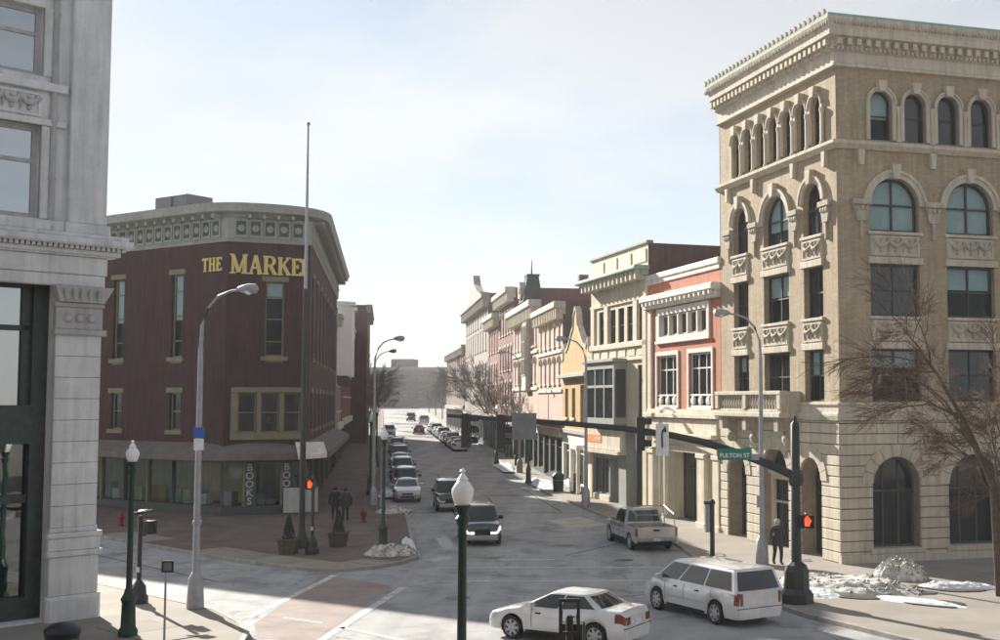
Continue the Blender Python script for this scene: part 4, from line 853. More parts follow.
def make_car(kind,label,pm,loc,rz,group=None,name=None,lit=False):
    k=KIND[kind]; L,W,r=k['L'],k['W'],k['r']; t=thing(name or {'sedan':'sedan_car','van':'minivan','suv':'suv_car','pickup':'pickup_truck'}[kind],label,{'sedan':'car','van':'minivan','suv':'car','pickup':'pickup truck'}[kind],loc,rz,group)
    x0=k['top'][0][0] if kind=='pickup' else -L/2; x1=L/2; N=56
    def hw(x):
        u=abs(x)/(L/2); q=W/2*(1-.15*max(0,u-.5)**2/.25*(1 if x>0 else .6)); d=L/2-abs(x); rc=.34 if x>0 else .22
        if kind=='pickup' and x<0: return W/2*.985
        if d<rc: q-=rc*.55*(1-math.sqrt(max(0,1-(1-d/rc)**2)))
        return q
    def zb(x):
        z=k['sill']
        for xw in k['wh']:
            d=abs(x-xw)
            if d<r+.07: z=max(z,r+math.sqrt((r+.07)**2-d*d)*.97)
        return z
    xs=sorted(set([x0+(x1-x0)*i/N for i in range(N+1)]+[xw+s*(r+.072) for xw in k['wh'] for s in(-1,1)]+[x1-q_ for q_ in(.01,.03,.06,.1,.15,.2,.26)]+[x0+q_ for q_ in(.01,.03,.06,.1,.15)]))
    xs=[x for x in xs if x0<=x<=x1]; rows=[]
    for x in xs:
        zt=interp(k['top'],x); z=zb(x); w_=hw(x); e=max(0,(abs(x)-(L/2-.10))/.10) if not(kind=='pickup' and x<0) else 0
        zt-= .035*e*e; prof=[(.93,z),(.985,z+(zt-z)*.22),(1.0,z+(zt-z)*.5),(.985,z+(zt-z)*.78),(.955,z+(zt-z)*.92),(.90,zt-.008),(.8,zt+.006),(.5,zt+.02),(0,zt+.03)]
        if zt-.06<z: prof=[(a,max(c,z)) for a,c in prof]
        rows.append([(x,a*w_,c) for a,c in prof]+[(x,-a*w_,c) for a,c in prof[-2::-1]])
    b=B(); grid(b,rows); n=len(rows[0]); b.add(rows[0],[tuple(range(n))]); b.add(rows[-1],[tuple(range(n))[::-1]])
    # cabin shell
    xf0,xf1,xr1,xr0=k['cab']; zbt,zr=k['belt'],k['roof']; wb,wr=W/2*.93,k['wr']*W/1.76 if kind=='sedan' else k['wr']
    def front(tt,f): return xf0+(xf1-xf0)*tt-.16*f*f*(1-.3*tt)
    def rear(tt,f): return xr0+(xr1-xr0)*tt+(.10 if kind!='van' else .05)*f*f
    def width(tt): return wb+(wr-wb)*tt**1.15-(.11*((tt-.86)/.14)**2 if tt>.86 else 0)
    def zz_(tt): return zbt-.04+(zr-zbt-.0)*(tt if tt<.86 else .86+.10*(1-(1-(tt-.86)/.14)**2))
    rings=[]
    for tt in [0,.15,.3,.45,.6,.75,.86,.90,.94,.97,1]:
        w_=width(tt); z=zz_(tt); ring=[]
        fs=[-1,-.6,-.2,.2,.6,1]
        ring+=[(front(tt,f),w_*f,z) for f in fs]
        xa,xb=front(tt,1),rear(tt,1); ring+=[(xa+(xb-xa)*q,w_*(1+.015*math.sin(math.pi*q)),z) for q in(.2,.4,.6,.8)]
        ring+=[(rear(tt,f),w_*f,z) for f in fs[::-1]]; ring+=[(xb+(xa-xb)*q,-w_*(1+.015*math.sin(math.pi*q)),z) for q in(.2,.4,.6,.8)]
        rings.append(ring+[ring[0]])
    grid(b,rings)
    # crowned roof
    rr=[]
    for q in [i/10 for i in range(11)]:
        row=[]
        for f in [-1,-.75,-.4,0,.4,.75,1]:
            x=front(1,f)+(rear(1,f)-front(1,f))*q; row.append((x,width(1)*f,zz_(1)+.055*(1-abs(f)**3)*(1-(2*q-1)**6)))
        rr.append(row)
    grid(b,rr)
    body=obj('body',b,pm,t,None,True); body.data.set_sharp_from_angle(angle=R_(58)); body.material_slots[0].link='OBJECT'; body.material_slots[0].material=pm
    obj('underbody',B().box((x0 if kind!='pickup' else -L/2)+.42,x1-.5,-W/2+.14,W/2-.14,.2,.62),M['under'],t)
    g=M['carglass']
    def sec(x,off):
        zt=interp(k['top'],x); z=zb(x); w_=hw(x); return [((a*w_+off),z+(zt-z)*f) for a,f in((.985,.22),(1.0,.5),(.985,.78),(.955,.93))]
    seams=[xf1-.05+.55,(xf1+xr1)/2+.05]+([xr1+.15] if kind!='pickup' else []) if kind!='van' else [1.0,.0,-1.35]
    for s in(-1,1):
        for xq in seams:
            if min(abs(xq-xw) for xw in k['wh'])<r+.09: xq+=.0
            q=B()
            grid(q,[[(xq+dx,s*y_,z_) for y_,z_ in sec(xq,.004)] for dx in(-.009,.009)]); obj('door_seam',q,M['under'],t)
        if kind!='sedan':
            q=B(); xsm=[k['wh'][1]+r+.12+(k['wh'][0]-k['wh'][1]-2*r-.24)*i/6 for i in range(7)]
            grid(q,[[(x,s*(hw(x)*1.0+.012),k['sill']+.30+dz) for x in xsm] for dz in(0,.05)]); obj('side_moulding',q,M['galv'] if kind!='van' else M['alum'],t)
    def patch(nm,f,m=g):
        q=B(); grid(q,f); return obj(nm,q,m,t,None,True)
    ts=[.10,.35,.6,.84]
    PA_=[(0,.93),(.22,.985),(.5,1.0),(.78,.985),(.92,.955),(1,.9)]
    def zfr(x,f): z=zb(x); return z+(interp(k['top'],x)-z)*f
    def spatch(nm,s,xs_,f0,f1,off,m):
        q=B(); grid(q,[[(x+(off if x>0 else -off)*.5,s*(interp(PA_,f0+(f1-f0)*i/3)*hw(x)+off),zfr(x,f0+(f1-f0)*i/3)) for x in xs_] for i in range(4)]); return obj(nm,q,m,t,None,True)
    spatch('lower_trim',1,[x for x in xs if abs(x)<min(k['wh'][0],-k['wh'][1])-r-.1],.0,.1,.004,M['under']); spatch('lower_trim',-1,[x for x in xs if abs(x)<min(k['wh'][0],-k['wh'][1])-r-.1],.0,.1,.004,M['under'])
    patch('windscreen',[[(front(tt,f)+.012,width(tt)*f*.98,zz_(tt)+.006) for f in(-.92,-.6,-.2,.2,.6,.92)] for tt in ts])
    tsr=[.16,.4,.62,.84] if kind!='van' else [.1,.35,.6,.84]
    patch('rear_window',[[(rear(tt,f)-.012,width(tt)*f*.98,zz_(tt)+.006) for f in(-.88,-.6,-.2,.2,.6,.88)] for tt in tsr])
    for s in(-1,1):
        for (a,c) in k['win']:
            patch('side_window',[[(front(tt,1)+(rear(tt,1)-front(tt,1))*(a+(c-a)*q),s*(width(tt)*(1+.015*math.sin(math.pi*(a+(c-a)*q)))+.011),zz_(tt)) for q in(0,.33,.66,1)] for tt in(.12,.4,.65,.84)])
        xm=front(.3,1)-.12; m_=obj('mirror',B().box(xm-.1,xm+.05,s*(wb+.02) if s>0 else -wb-.24,(wb+.24) if s>0 else -wb-.02,zbt,zbt+.15),body.material_slots[0].material if kind!='suv' else M['under'],t)
        e=L/2; yh=hw(e-.1)*.86
        h0,h1=(.56,.88) if kind=='sedan' else (.55,.84)
        spatch('headlight',s,[e-q_ for q_ in(.003,.02,.05,.09,.14,.2,.28,.36)],h0,h1,.008,M['headlit'] if lit else M['headlamp'])
        obj('front_lamp',B().box(e-.03,e+.007,*sorted((s*hw(e)*.62,s*hw(e)*.99)),zfr(e,h0),zfr(e,h1)),M['headlit'] if lit else M['headlamp'],t)
        rx=-L/2
        if kind=='pickup': obj('tail_light',B().box(rx-.012,rx+.05,*sorted((s*W/2*.86,s*W/2*.99)),.68,1.04),M['tail'],t)
        else:
            g0,g1=(.62,.93) if kind=='sedan' else (.52,.97)
            spatch('tail_light',s,[rx+q_ for q_ in((.003,.02,.05,.09,.14,.2,.28) if kind=='sedan' else (.003,.02,.05,.09,.13))],g0,g1,.008,M['tail'])
            obj('rear_lamp',B().box(rx-.007,rx+.03,*sorted((s*hw(rx)*(.66 if kind=='sedan' else .86),s*hw(rx)*.985)),zfr(rx,g0),zfr(rx,g1)),M['tail'],t)
        for q in(0,1):
            if kind!='pickup' or q==0:
                xd=.35-q*1.1 if kind!='pickup' else -.2; obj('door_handle',B().box(xd,xd+.16,s*W/2*.985 if s>0 else -W/2*1.02,s*W/2*1.02 if s>0 else -W/2*.985,zbt-.16,zbt-.125),M['under'],t)
    def wheel():
        ty=B().lathe([(r*.70,-.1),(r*.94,-.105),(r,-.07),(r,.07),(r*.94,.105),(r*.70,.1)],(0,0,0),24,'y',False)
        rm=B().lathe([(r*.69,-.06),(r*.72,-.1),(r*.68,-.105),(r*.64,-.05)],(0,0,0),20,'y',False)
        rm.lathe([(r*.17,-.1),(r*.1,-.11),(0,-.11)],(0,0,0),10,'y')
        for i in range(7):
            a=2*math.pi*i/7; c_,s_=math.cos(a),math.sin(a); d=.045
            rm.add([(c_*r*.12-s_*d,-.098,s_*r*.12+c_*d),(c_*r*.12+s_*d,-.098,s_*r*.12-c_*d),(c_*r*.66+s_*d*.9,-.09,s_*r*.66-c_*d*.9),(c_*r*.66-s_*d*.9,-.09,s_*r*.66+c_*d*.9)],[(0,1,2,3)])
        return ty.mesh('tyre',True),rm.mesh('rim')
    tm,rm=cached(('wheel',r),wheel)
    for xw in k['wh']:
        for s in(-1,1):
            Mx=T(xw,s*(W/2-.13),r)@(Matrix.Rotation(math.pi,4,'Z') if s>0 else Matrix())
            wo=link('tyre',tm,M['tyre'],t,Mx); link('rim',rm,M['rim'],wo); link('brake_disc',cached(('bd',r),lambda:B().lathe([(r*.66,-.03),(r*.66,-.02)],(0,0,0),16,'y').mesh('brake_disc')),M['under'],wo)
    e=L/2
    def topline(nm,x):
        q=B(); w_=hw(x); zt=interp(k['top'],x); q_=[(-.88,-.004),(-.5,.024),(0,.034),(.5,.024),(.88,-.004)]
        grid(q,[[(x+dx,f*w_,zt+dz+.004) for f,dz in q_] for dx in(-.008,.008)]); obj(nm,q,M['under'],t)
    if kind!='pickup': topline('bonnet_seam',xf0+.10)
    topline('bonnet_seam',e-.16)
    if kind=='sedan': topline('boot_seam',-e+.12)
    if kind in('suv','pickup'): obj('front_bumper',B().cbox(-hw(e-.1)*.93,hw(e-.1)*.93,-.05,.22,.26,.50,.05),body.material_slots[0].material if kind!='suv' else M['galv'],t,T(e-.01,0,0)@Matrix.Rotation(R_(90),4,'Z'))
    obj('air_intake',B().box(e-.1,e+.010,-W*.24,W*.24,.28,.40),M['under'],t); obj('grille',B().box(e-.1,e+.012,-W*.2,W*.2,.48 if kind=='sedan' else .54,.58 if kind=='sedan' else .76),M['under'],t)
    if kind in('suv','pickup'): obj('rear_bumper',B().cbox(-W/2*.93,W/2*.93,-.05,.2,.3 if kind!='pickup' else .45,.56 if kind!='pickup' else .62,.05),body.material_slots[0].material if kind not in('suv','pickup') else M['galv'],t,T(-e-.005,0,0)@Matrix.Rotation(R_(-90),4,'Z'))
    obj('bumper_line',B().box(-e-.006,-e+.02,-W*.44,W*.44,.55,.57),M['under'],t) if kind in('sedan','van') else None
    obj('number_plate',B().box(-e-(.055 if kind in('suv','pickup') else .012),-e+.04,-.16,.16,.62 if kind!='pickup' else .48,.74 if kind!='pickup' else .6),M['plate'],t)
    if kind=='pickup':
        bx0,bx1=-e,-.98; rw=-1.65
        for s in(-1,1):
            ar=[(rw+(r+.07)*math.cos(R_(a)),r+(r+.07)*math.sin(R_(a))*.97) for a in range(0,181,15)]
            poly=[(bx1,.4),(bx1,1.08),(bx0,1.08),(bx0,.4)]+[p for p in ar[::-1] if p[1]>.4]
            obj('bed_side',B().prism(poly,min(s*W/2*.9,s*W/2*.985),max(s*W/2*.9,s*W/2*.985)),pm,t)
        obj('bed_floor',B().box(bx0,bx1,-W/2*.9,W/2*.9,.6,.66),M['under'],t)
        obj('tailgate',B().cbox(-W/2*.9,W/2*.9,-.02,.06,.6,1.08,.02),pm,t,T(bx0,0,0)@Matrix.Rotation(R_(-90),4,'Z')); obj('tailgate_handle',B().box(bx0-.04,bx0,-.14,.14,.9,.98),M['under'],t)
        rk=B()
        for s in(-1,1):
            rk.tube([(-1.1,s*.88,1.08),(-1.1,s*.86,1.9),(-2.55,s*.86,1.62),(-2.6,s*.88,1.08)],.025,6)
        rk.tube([(-1.1,-.86,1.88),(-1.1,.86,1.88)],.025,6); rk.tube([(-2.55,-.86,1.6),(-2.55,.86,1.6)],.025,6)
        obj('ladder_rack',rk,M['galv'],t)
        obj('cargo',B().cbox(-1.9,-1.15,-.7,.2,.66,.95,.05),M['dirtysnow'],t)
    if kind=='suv':
        for s in(-1,1): obj('roof_rail',B().tube([(.3,s*k['wr']*.86,zr+.03),(.1,s*k['wr']*.86,zr+.09),(-1.8,s*k['wr']*.86,zr+.09),(-2.0,s*k['wr']*.86,zr+.02)],.018,6),M['under'],t)
    return t
def center(fl,rl,kind):   # from the left front and left rear wheel contact points
    k=KIND[kind]; f=Vector(fl)-Vector(rl); f.normalize(); rt=Vector((f.y,-f.x)); mid=(Vector(fl)+Vector(rl))/2-f*(k['wh'][0]+k['wh'][1])/2+rt*(k['W']/2-.1)
    return mid,math.degrees(math.atan2(f.y,f.x))
m_,a_=center((-2.45,34.05),(-.12,32.75),'sedan'); make_car('sedan','white sedan in foreground behind the black signal post',P['white'],(m_.x,m_.y,.005),a_)
m_,a_=center((1.82,38.75),(3.47,36.15),'van'); make_car('van','white minivan turning at crossing beside big black signal mast',P['white'],(m_.x,m_.y,.005),a_)
m_,a_=center((.47,57.3),(1.38,53.9),'pickup'); make_car('pickup','silver pickup truck with open bed and ladder rack at right kerb',P['silver'],(m_.x,m_.y,.0),a_)
make_car('suv','dark green sport utility car driving toward viewer with headlights on',P['dkgreen'],(-5.75,57.3,.02),-79.5,lit=True)
make_car('suv','black sport utility car following behind the dark green one',P['black'],(-9.0,72.2,.19),-79.5)
proto={}
def parked(kind,x,y,rz,col,label,group):
    if kind not in proto:
        proto[kind]=make_car(kind,label,P[col],(x,y,gz(y)),rz,group); return
    c=dup(proto[kind],(x,y,gz(y)),rz,label); c['group']=group
    for ch in c.children:
        if ch.name.split('.')[0] in('body','front_bumper','rear_bumper','mirror') and ch.data.materials and ch.data.materials[0].name.endswith('paint'):
            for sl_ in ch.material_slots: sl_.link='OBJECT'; sl_.material=P[col]
ords=['nearest','second','third','fourth','fifth','sixth','seventh','eighth','ninth','tenth','eleventh','twelfth','thirteenth','fourteenth','fifteenth','sixteenth','seventeenth']
gl='cars parked along the left kerb'
for i,(kd,cl) in enumerate([('sedan','silver'),('suv','grey'),('sedan','black'),('suv','silver'),('sedan','grey'),('sedan','sand'),('suv','black'),('sedan','silver'),('sedan','blue'),('suv','silver'),('sedan','white')]):
    y=77.8+i*6.1+rnd.uniform(-.3,.3); parked(kd,-12.45-.18*(y-77.8),y,-79.7+rnd.uniform(-1,1),cl,f'{ords[i]} car from the crossing in row parked along left kerb',gl)
gr_='cars parked along the right kerb'
for i,(kd,cl) in enumerate([('sedan','white'),('sedan','tan'),('suv','sand'),('sedan','silver'),('sedan','white'),('suv','silver'),('sedan','grey'),('sedan','sand'),('suv','white'),('sedan','black'),('sedan','silver')]):
    y=137+i*6.0+rnd.uniform(-.4,.4); parked(kd,-16.0-.19*(y-137),y,100.3+rnd.uniform(-1.5,1.5),cl,f'{ords[i]} car in the far row parked along right kerb',gr_)
parked('sedan',-28.0,186,100,'maroon','dark red car stopped in far road before parked row','cars driving far down the street')
parked('van',-34.5,236,100,'silver','pale van driving away far down the street','cars driving far down the street')
parked('pickup',-40.2,256,-80,'maroon','red pickup truck coming from far end of street','cars driving far down the street')
parked('suv',-30.8,176,-79.7,'silver','pale car pulling out beyond the left parked row','cars driving far down the street')
# ---------------------------------------------------------------- street lamps
def pv(x,y): return gz(y)+.13
cob=thing('cobra_street_light','tall grey cobra-head street light on near left corner','street light',(-12.73,38.25,pv(0,38)),-8,'cobra-head street lights')
obj('base',B().lathe([(.27,0),(.27,.12),(.25,.5),(.23,.9),(.17,1.02),(.13,1.1)],(0,0,0),12),M['galv'],cob,None,True)
obj('pole',B().tube([(0,0,1.0),(0,0,8.2)],[.115,.08],10),M['galv'],cob,None,True)
obj('arm',B().tube([(0,0,8.1),(.03,0,8.9),(.22,0,9.45),(.55,0,9.82),(.95,0,9.98),(1.3,0,10.02)],[.07,.06,.05,.045,.04,.04],8),M['galv'],cob,None,True)
hd=obj('lamp_head',B().lathe([(.05,0),(.1,.08),(.17,.35),(.16,.6),(.05,.68)],(1.2,0,10.05),10,'x'),M['galv'],cob,None,True)
obj('lens',B().lathe([(.02,-.13),(.12,-.08),(.16,0)],(1.57,0,9.98),10),M['lens'],hd,None,True)
obj('band_clamp',B().lathe([(.14,0),(.14,.12)],(0,0,2.6),10),M['galv'],cob)
gnm='cobra-head street lights'
for x,y,rz,lb in ((-28.3,64.5,120,'tall grey cobra-head street light with signs before market windows'),(-13.7,73,-10,'nearer cobra-head street light along the left kerb beyond market'),(-18.5,98.5,-10,'farther cobra-head street light along the left kerb'),
    (6.47,48.4,172,'cobra-head street light before the tan corner building entrance'),(-.85,72.6,172,'cobra-head street light before the cream building shopfront'),(-6.7,100.6,172,'cobra-head street light before the pink buildings')):
    dup(cob,(x,y,pv(x,y)),rz,lb)
lamp=thing('globe_lamp_post','dark green lamp post with white globe at bottom centre of view','lamp post',(-2.27,20.0,.12),0,'globe lamp posts')
obj('base',B().lathe([(.26,0),(.26,.15),(.2,.25),(.18,.9),(.22,1.0),(.14,1.15),(.1,1.3)],(0,0,0),12),M['greenmetal'],lamp,None,True)
obj('post',B().lathe([(.085,1.28),(.08,2.2),(.07,4.45),(.1,4.5),(.12,4.58),(.075,4.64),(.13,4.76),(.15,4.8)],(0,0,0),12),M['greenmetal'],lamp,None,True)
obj('globe',B().lathe([(.12,0),(.15,.06),(.185,.2),(.18,.27),(.12,.36),(.08,.4),(.08,.42)],(0,0,4.8),14),M['globe'],lamp,None,True)
obj('finial',B().lathe([(.1,0),(.06,.05),(.025,.1),(.05,.14),(.0,.2)],(0,0,5.22),8),M['globe'],lamp,None,True)
for x,y,lb in ((-13.1,33.8,'dark green globe lamp post beside the pale stone building'),(-9.4,52.5,'dark green globe lamp post on market corner by dirty snow'),(-15.2,80,'globe lamp post along the left kerb near parked cars'),(-5.3,89.5,'globe lamp post on right pavement before the ochre gable'),(-20.0,108,'distant globe lamp post on the left pavement'),(-9.6,112,'distant globe lamp post on the right pavement')):
    dup(lamp,(x,y,pv(x,y)),0,lb)
obj('street_flag',B().box(-.55,-.1,-.01,.01,2.2,2.5),M['greenmetal'],lamp)
# tall flag pole before the market corner
fp=thing('flag_pole','very tall thin dark flag pole standing before the market corner','flag pole',(-13.2,53.6,.12))
obj('pole_base',B().lathe([(.32,0),(.3,.4),(.2,.6),(.14,.9)],(0,0,0),12),M['blackmetal'],fp,None,True)
obj('lower_pole',B().tube([(0,0,.8),(0,0,11.5)],[.14,.11],10),M['blackmetal'],fp,None,True)
obj('upper_pole',B().tube([(0,0,11.4),(0,0,18.9)],[.085,.04],10),M['galv'],fp,None,True)
obj('finial',B().lathe([(.03,0),(.1,.1),(.03,.2)],(0,0,18.9),8),M['galv'],fp,None,True)
# ---------------------------------------------------------------- traffic signals
ma=thing('signal_mast','big black traffic signal mast with long arm over the road','signal mast',(6.37,39.35,.12))
obj('base',B().lathe([(.55,0),(.55,.3),(.42,.45),(.4,1.0),(.34,1.2),(.2,1.3)],(0,0,0),8),M['blackmetal'],ma)
obj('column',B().tube([(0,0,1.2),(0,0,5.75),(0,0,5.8)],[.17,.14,.1],12),M['blackmetal'],ma,None,True)
obj('finial',B().lathe([(.12,0),(.05,.08),(.06,.18),(0,.28)],(0,0,5.78),8),M['blackmetal'],ma,None,True)
# arm curves up then runs nearly level, toward (-x,+y slightly)
ap=[(0,0,4.05),(-.9,0,4.45),(-1.9,.02,4.82),(-3.0,.05,5.16),(-4.2,.08,5.42),(-5.6,.1,5.60),(-7.4,.14,5.76),(-9.2,.18,5.88),(-11.4,.2,6.02)]
obj('arm',B().tube(ap,[.15,.14,.13,.12,.11,.10,.09,.08,.06],10),M['blackmetal'],ma,None,True)
obj('arm_collar',B().lathe([(.2,-.25),(.24,-.1),(.24,.1),(.2,.25)],(0,0,4.0),10),M['blackmetal'],ma)
def head(par,x,y,z,rz,name='signal_head'):
    o=obj(name,B().cbox(-.17,.17,-.14,.14,-.55,.55,.03),M['blackmetal'],par,T(x,y,z)@Matrix.Rotation(R_(rz),4,'Z'))
    for k,(dz,m) in enumerate(((.36,M['tail']),(0,M['olive']),(-.36,M['gsign']))):
        obj('lens',B().lathe([(.12,-.15),(.1,-.16),(0,-.165)],(0,0,dz),12,'y'),m,o)
        v=arc(0,dz,.145,8,-20,200); obj('visor',B().strip(v,arc(0,dz,.165,8,-20,200),-.36,-.14),M['blackmetal'],o)
    return o
def along_arm(x):
    for a,c in zip(ap[:-1],ap[1:]):
        if c[0]<=x<=a[0]: t_=(x-a[0])/(c[0]-a[0]); return a[1]+(c[1]-a[1])*t_,a[2]+(c[2]-a[2])*t_
for x,rz,dz in ((-5.05,95,-.1),(-9.62,97,-.4),(-10.75,82,-.45)):
    y,z=along_arm(x); head(ma,x,y-.0,z+dz,rz)
    obj('hanger',B().box(x-.04,x+.04,y-.04,y+.04,z-.2,z+.12),M['blackmetal'],ma)
y,z=along_arm(-8.85); obj('sign_plate',B().box(-9.25,-8.45,y-.14,y-.11,z-.62,z+.25),M['signback'],ma)
y,z=along_arm(-4.35); sp_=obj('turn_sign',B().slab([(-4.55,y-.17),(-4.13,y-.17),(-4.13,y-.145),(-4.55,y-.145)],z-.72,z+.32),M['wsign'],ma)
arw=B().tube([(-4.34,y-.19,z-.45),(-4.35,y-.19,z-.1),(-4.34,y-.19,z+.05),(-4.29,y-.19,z+.14)],.028,6).prism([(-4.36,z+.08),(-4.2,z+.04),(-4.24,z+.24)],y-.2,y-.18)
obj('sign_arrow',arw,M['blackmetal'],sp_)
y,z=along_arm(-1.95); ss=obj('street_sign',B().cbox(-2.55,-1.45,y-.2,y-.17,z-.25,z+.12,.01),M['gsign'],ma)
text('sign_text','FULTON ST',.135,M['wsign'],ss,T(-2.0,y-.205,z-.16),.01,.004)
obj('street_sign_bracket',B().box(-1.45,-1.2,y-.2,y-.0,z-.25,z-.05),M['galv'],ma)
def hand(par,Mx,lit=True):
    b=B().prism([(-.055,-.1),(.05,-.1),(.065,.0),(.06,.05),(-.06,.05),(-.065,0)],0,.004)
    for i,(x,h) in enumerate(((-.05,.10),(-.018,.135),(.014,.13),(.045,.10))): b.prism([(x-.012,.04),(x+.012,.04),(x+.012,h),(x-.012,h)],0,.004)
    b.prism([(.05,-.05),(.075,-.02),(.105,.045),(.085,.055),(.055,.01)],0,.004)
    return obj('lit_hand',b,M['handlit'],par,Mx)
def pedhead(par,x,y,z,rz,lit):
    o=obj('pedestrian_signal',B().cbox(-.2,.2,-.11,.11,-.21,.21,.03).box(-.2,.2,-.2,-.09,.19,.215).box(-.215,-.195,-.2,-.09,-.2,.2).box(.195,.215,-.2,-.09,-.2,.2),M['blackmetal'],par,T(x,y,z)@Matrix.Rotation(R_(rz),4,'Z'))
    obj('signal_face',B().box(-.17,.17,-.122,-.112,-.18,.18),M['dark'],o)
    if lit: hand(o,T(0,-.13,.0)@Matrix.Diagonal((1.35,1,1.35,1)))
    for dz in(-.24,.24): obj('bracket',B().tube([(.0,.05,dz),(.0,.25,dz),(0,.3,dz)],.025,6),M['blackmetal'],o)
    return o
pedhead(ma,.33,-.1,2.6,0,True)
# pedestal signal posts
def pedpost(x,y,label,rz,lit,h=2.75):
    t=thing('pedestrian_signal_post',label,'signal post',(x,y,.12),0,'pedestrian signal posts')
    obj('base',B().lathe([(.3,0),(.3,.2),(.24,.3),(.22,.55),(.13,.68),(.08,.75)],(0,0,0),8),M['blackmetal'],t)
    obj('post',B().tube([(0,0,.7),(0,0,h),(0,0,h+.05)],[.075,.07,.05],10),M['blackmetal'],t,None,True)
    c=Matrix.Rotation(R_(rz),3,'Z')@Vector((0,-.28,0)); pedhead(t,c.x,c.y,h-.35,rz,lit)
    obj('push_button',B().box(-.05,.05,-.13,-.06,1.0,1.16),M['alum'],t)
    return t
t=pedpost(-14.87,39.17,'black pedestrian signal post standing beside green lamp at near left corner',150,False)
obj('cap_bracket',B().tube([(-.3,-.1,2.85),(.35,.1,2.95)],.05,6).lathe([(.2,0),(.22,.06),(.1,.1)],(.15,0,2.9),8),M['blackmetal'],t)
t=pedpost(-.55,22.0,'black pedestrian signal post in front of the white sedan',172,False,2.6)
obj('signal_frame',B().strip([(-.13,2.38),(.13,2.38),(.13,2.9),(-.13,2.9)],[(-.19,2.32),(.19,2.32),(.19,2.96),(-.19,2.96)],-.12,-.06,True),M['blackmetal'],t)
t=pedpost(-12.25,51.6,'black pedestrian signal post with lit red hand on market corner',-8,True,3.3)
t=thing('call_box_post','black post with grey box on right pavement behind pickup','post',(4.67,50.4,.13))
obj('post',B().tube([(0,0,0),(0,0,2.35),(0,0,2.4)],[.1,.1,.07],10),M['blackmetal'],t,None,True); obj('box',B().cbox(-.3,-.1,-.14,.14,1.05,2.2,.03),M['galv'],t); obj('hood',B().cbox(-.34,.12,-.16,.16,2.2,2.32,.03),M['blackmetal'],t)
# small sign post at the near left
t=thing('sign_post','thin grey post with small square sign frame in foreground left','sign post',(-11.3,31.6,.12))
obj('post',B().tube([(0,0,0),(0,0,2.35)],.03,8),M['galv'],t); obj('sign_frame',B().strip([(-.06,2.1),(.16,2.1),(.16,2.32),(-.06,2.32)],[(-.1,2.06),(.2,2.06),(.2,2.36),(-.1,2.36)],-.04,-.0,True),M['blackmetal'],t); obj('sign_face',B().box(-.06,.16,-.03,-.015,2.1,2.32),M['signback'],t)
# signs strapped to the light poles
def plate(x,y,z,m,w_,h_,label,rz=0):
    t=tag(obj('pole_sign',B().cbox(-w_/2,w_/2,-.03,0,-h_/2,h_/2,.008),m),label,'sign','signs strapped to street light poles'); t.location=(x,y,z); t.rotation_euler=(0,0,R_(rz)); return t
plate(-12.68,38.1,5.62,M['blue'],.34,.34,'small blue sign strapped to near left street light',20); plate(-12.68,38.1,5.25,M['wsign'],.3,.36,'small white sign under blue one on near street light',20)
s_=plate(-28.1,64.3,3.3,M['wsign'],.62,.62,'square white sign on pole before market windows',20); obj('sign_symbol',B().prism([(-.14,-.18),(.14,-.18),(.14,.18),(0,.1),(-.14,.18)],-.036,-.03),M['blackmetal'],s_)
plate(-28.1,64.3,2.2,M['wsign'],.45,.9,'tall narrow white sign low on pole before market windows',20); plate(-28.1,64.3,5.6,M['blue'],.4,.45,'blue sign high on pole before market windows',20)
plate(6.4,48.25,2.6,M['galv'],.3,.45,'small grey sign on street light beside walking person',0)
# ---------------------------------------------------------------- hydrant, bins, planters
t=thing('fire_hydrant','red fire hydrant on the left pavement behind lamp post','hydrant',(-12.5,64.0,pv(0,64)))
obj('barrel',B().lathe([(.16,0),(.16,.06),(.11,.08),(.11,.5),(.15,.52),(.15,.56),(.12,.62),(.08,.7),(.03,.74)],(0,0,0),12),M['red'],t,None,True)
for d in((1,0),(-1,0),(0,-1)): obj('outlet',B().tube([(0,0,.4),(d[0]*.18,d[1]*.18,.4),(d[0]*.2,d[1]*.2,.4)],[.06,.06,.04],8),M['red'],t)
t=thing('fire_hydrant','small red hydrant on pavement before left market windows','hydrant',(-24.6,62.2,pv(0,62)))
obj('barrel',B().lathe([(.16,0),(.16,.06),(.11,.08),(.11,.5),(.15,.52),(.15,.56),(.12,.62),(.08,.7),(.03,.74)],(0,0,0),12),M['red'],t,None,True)
for d in((1,0),(-1,0)): obj('outlet',B().tube([(0,0,.4),(d[0]*.18,d[1]*.18,.4)],.06,8),M['red'],t)
def planter(x,y,label,s=1):
    t=thing('planter',label,'planter',(x,y,.12),rnd.uniform(-10,10),'evergreen planters on the market corner')
    obj('tub',B().add([(-.42,-.42,0),(.42,-.42,0),(.42,.42,0),(-.42,.42,0),(-.52,-.52,.7),(.52,-.52,.7),(.52,.52,.7),(-.52,.52,.7)],[(3,2,1,0),(4,5,6,7),(0,1,5,4),(1,2,6,5),(2,3,7,6),(3,0,4,7)]).cbox(-.56,.56,-.56,.56,.7,.8,.03),M['soil'],t)
    b=B()
    for i in range(900):
        h=rnd.random(); r=.36*(1-h)**.7*math.sqrt(rnd.random())*1.1+.02; a=rnd.uniform(0,6.28); p=Vector((r*math.cos(a),r*math.sin(a),.78+h*1.25*s)); n=Vector((rnd.gauss(0,1),rnd.gauss(0,1),rnd.gauss(0,1))).normalized(); q=n.orthogonal().normalized()*.06; n=n*.025
        b.add([p-q,p+n,p+q,p-n],[(0,1,2,3)])
    obj('shrub',b,M['leaf'],t); t.scale=(.72,.72,.8)
planter(-13.25,51.6,'planter with clipped cone evergreen left of the red-hand signal post'); planter(-11.7,54.2,'planter with evergreen right of the red-hand signal post')
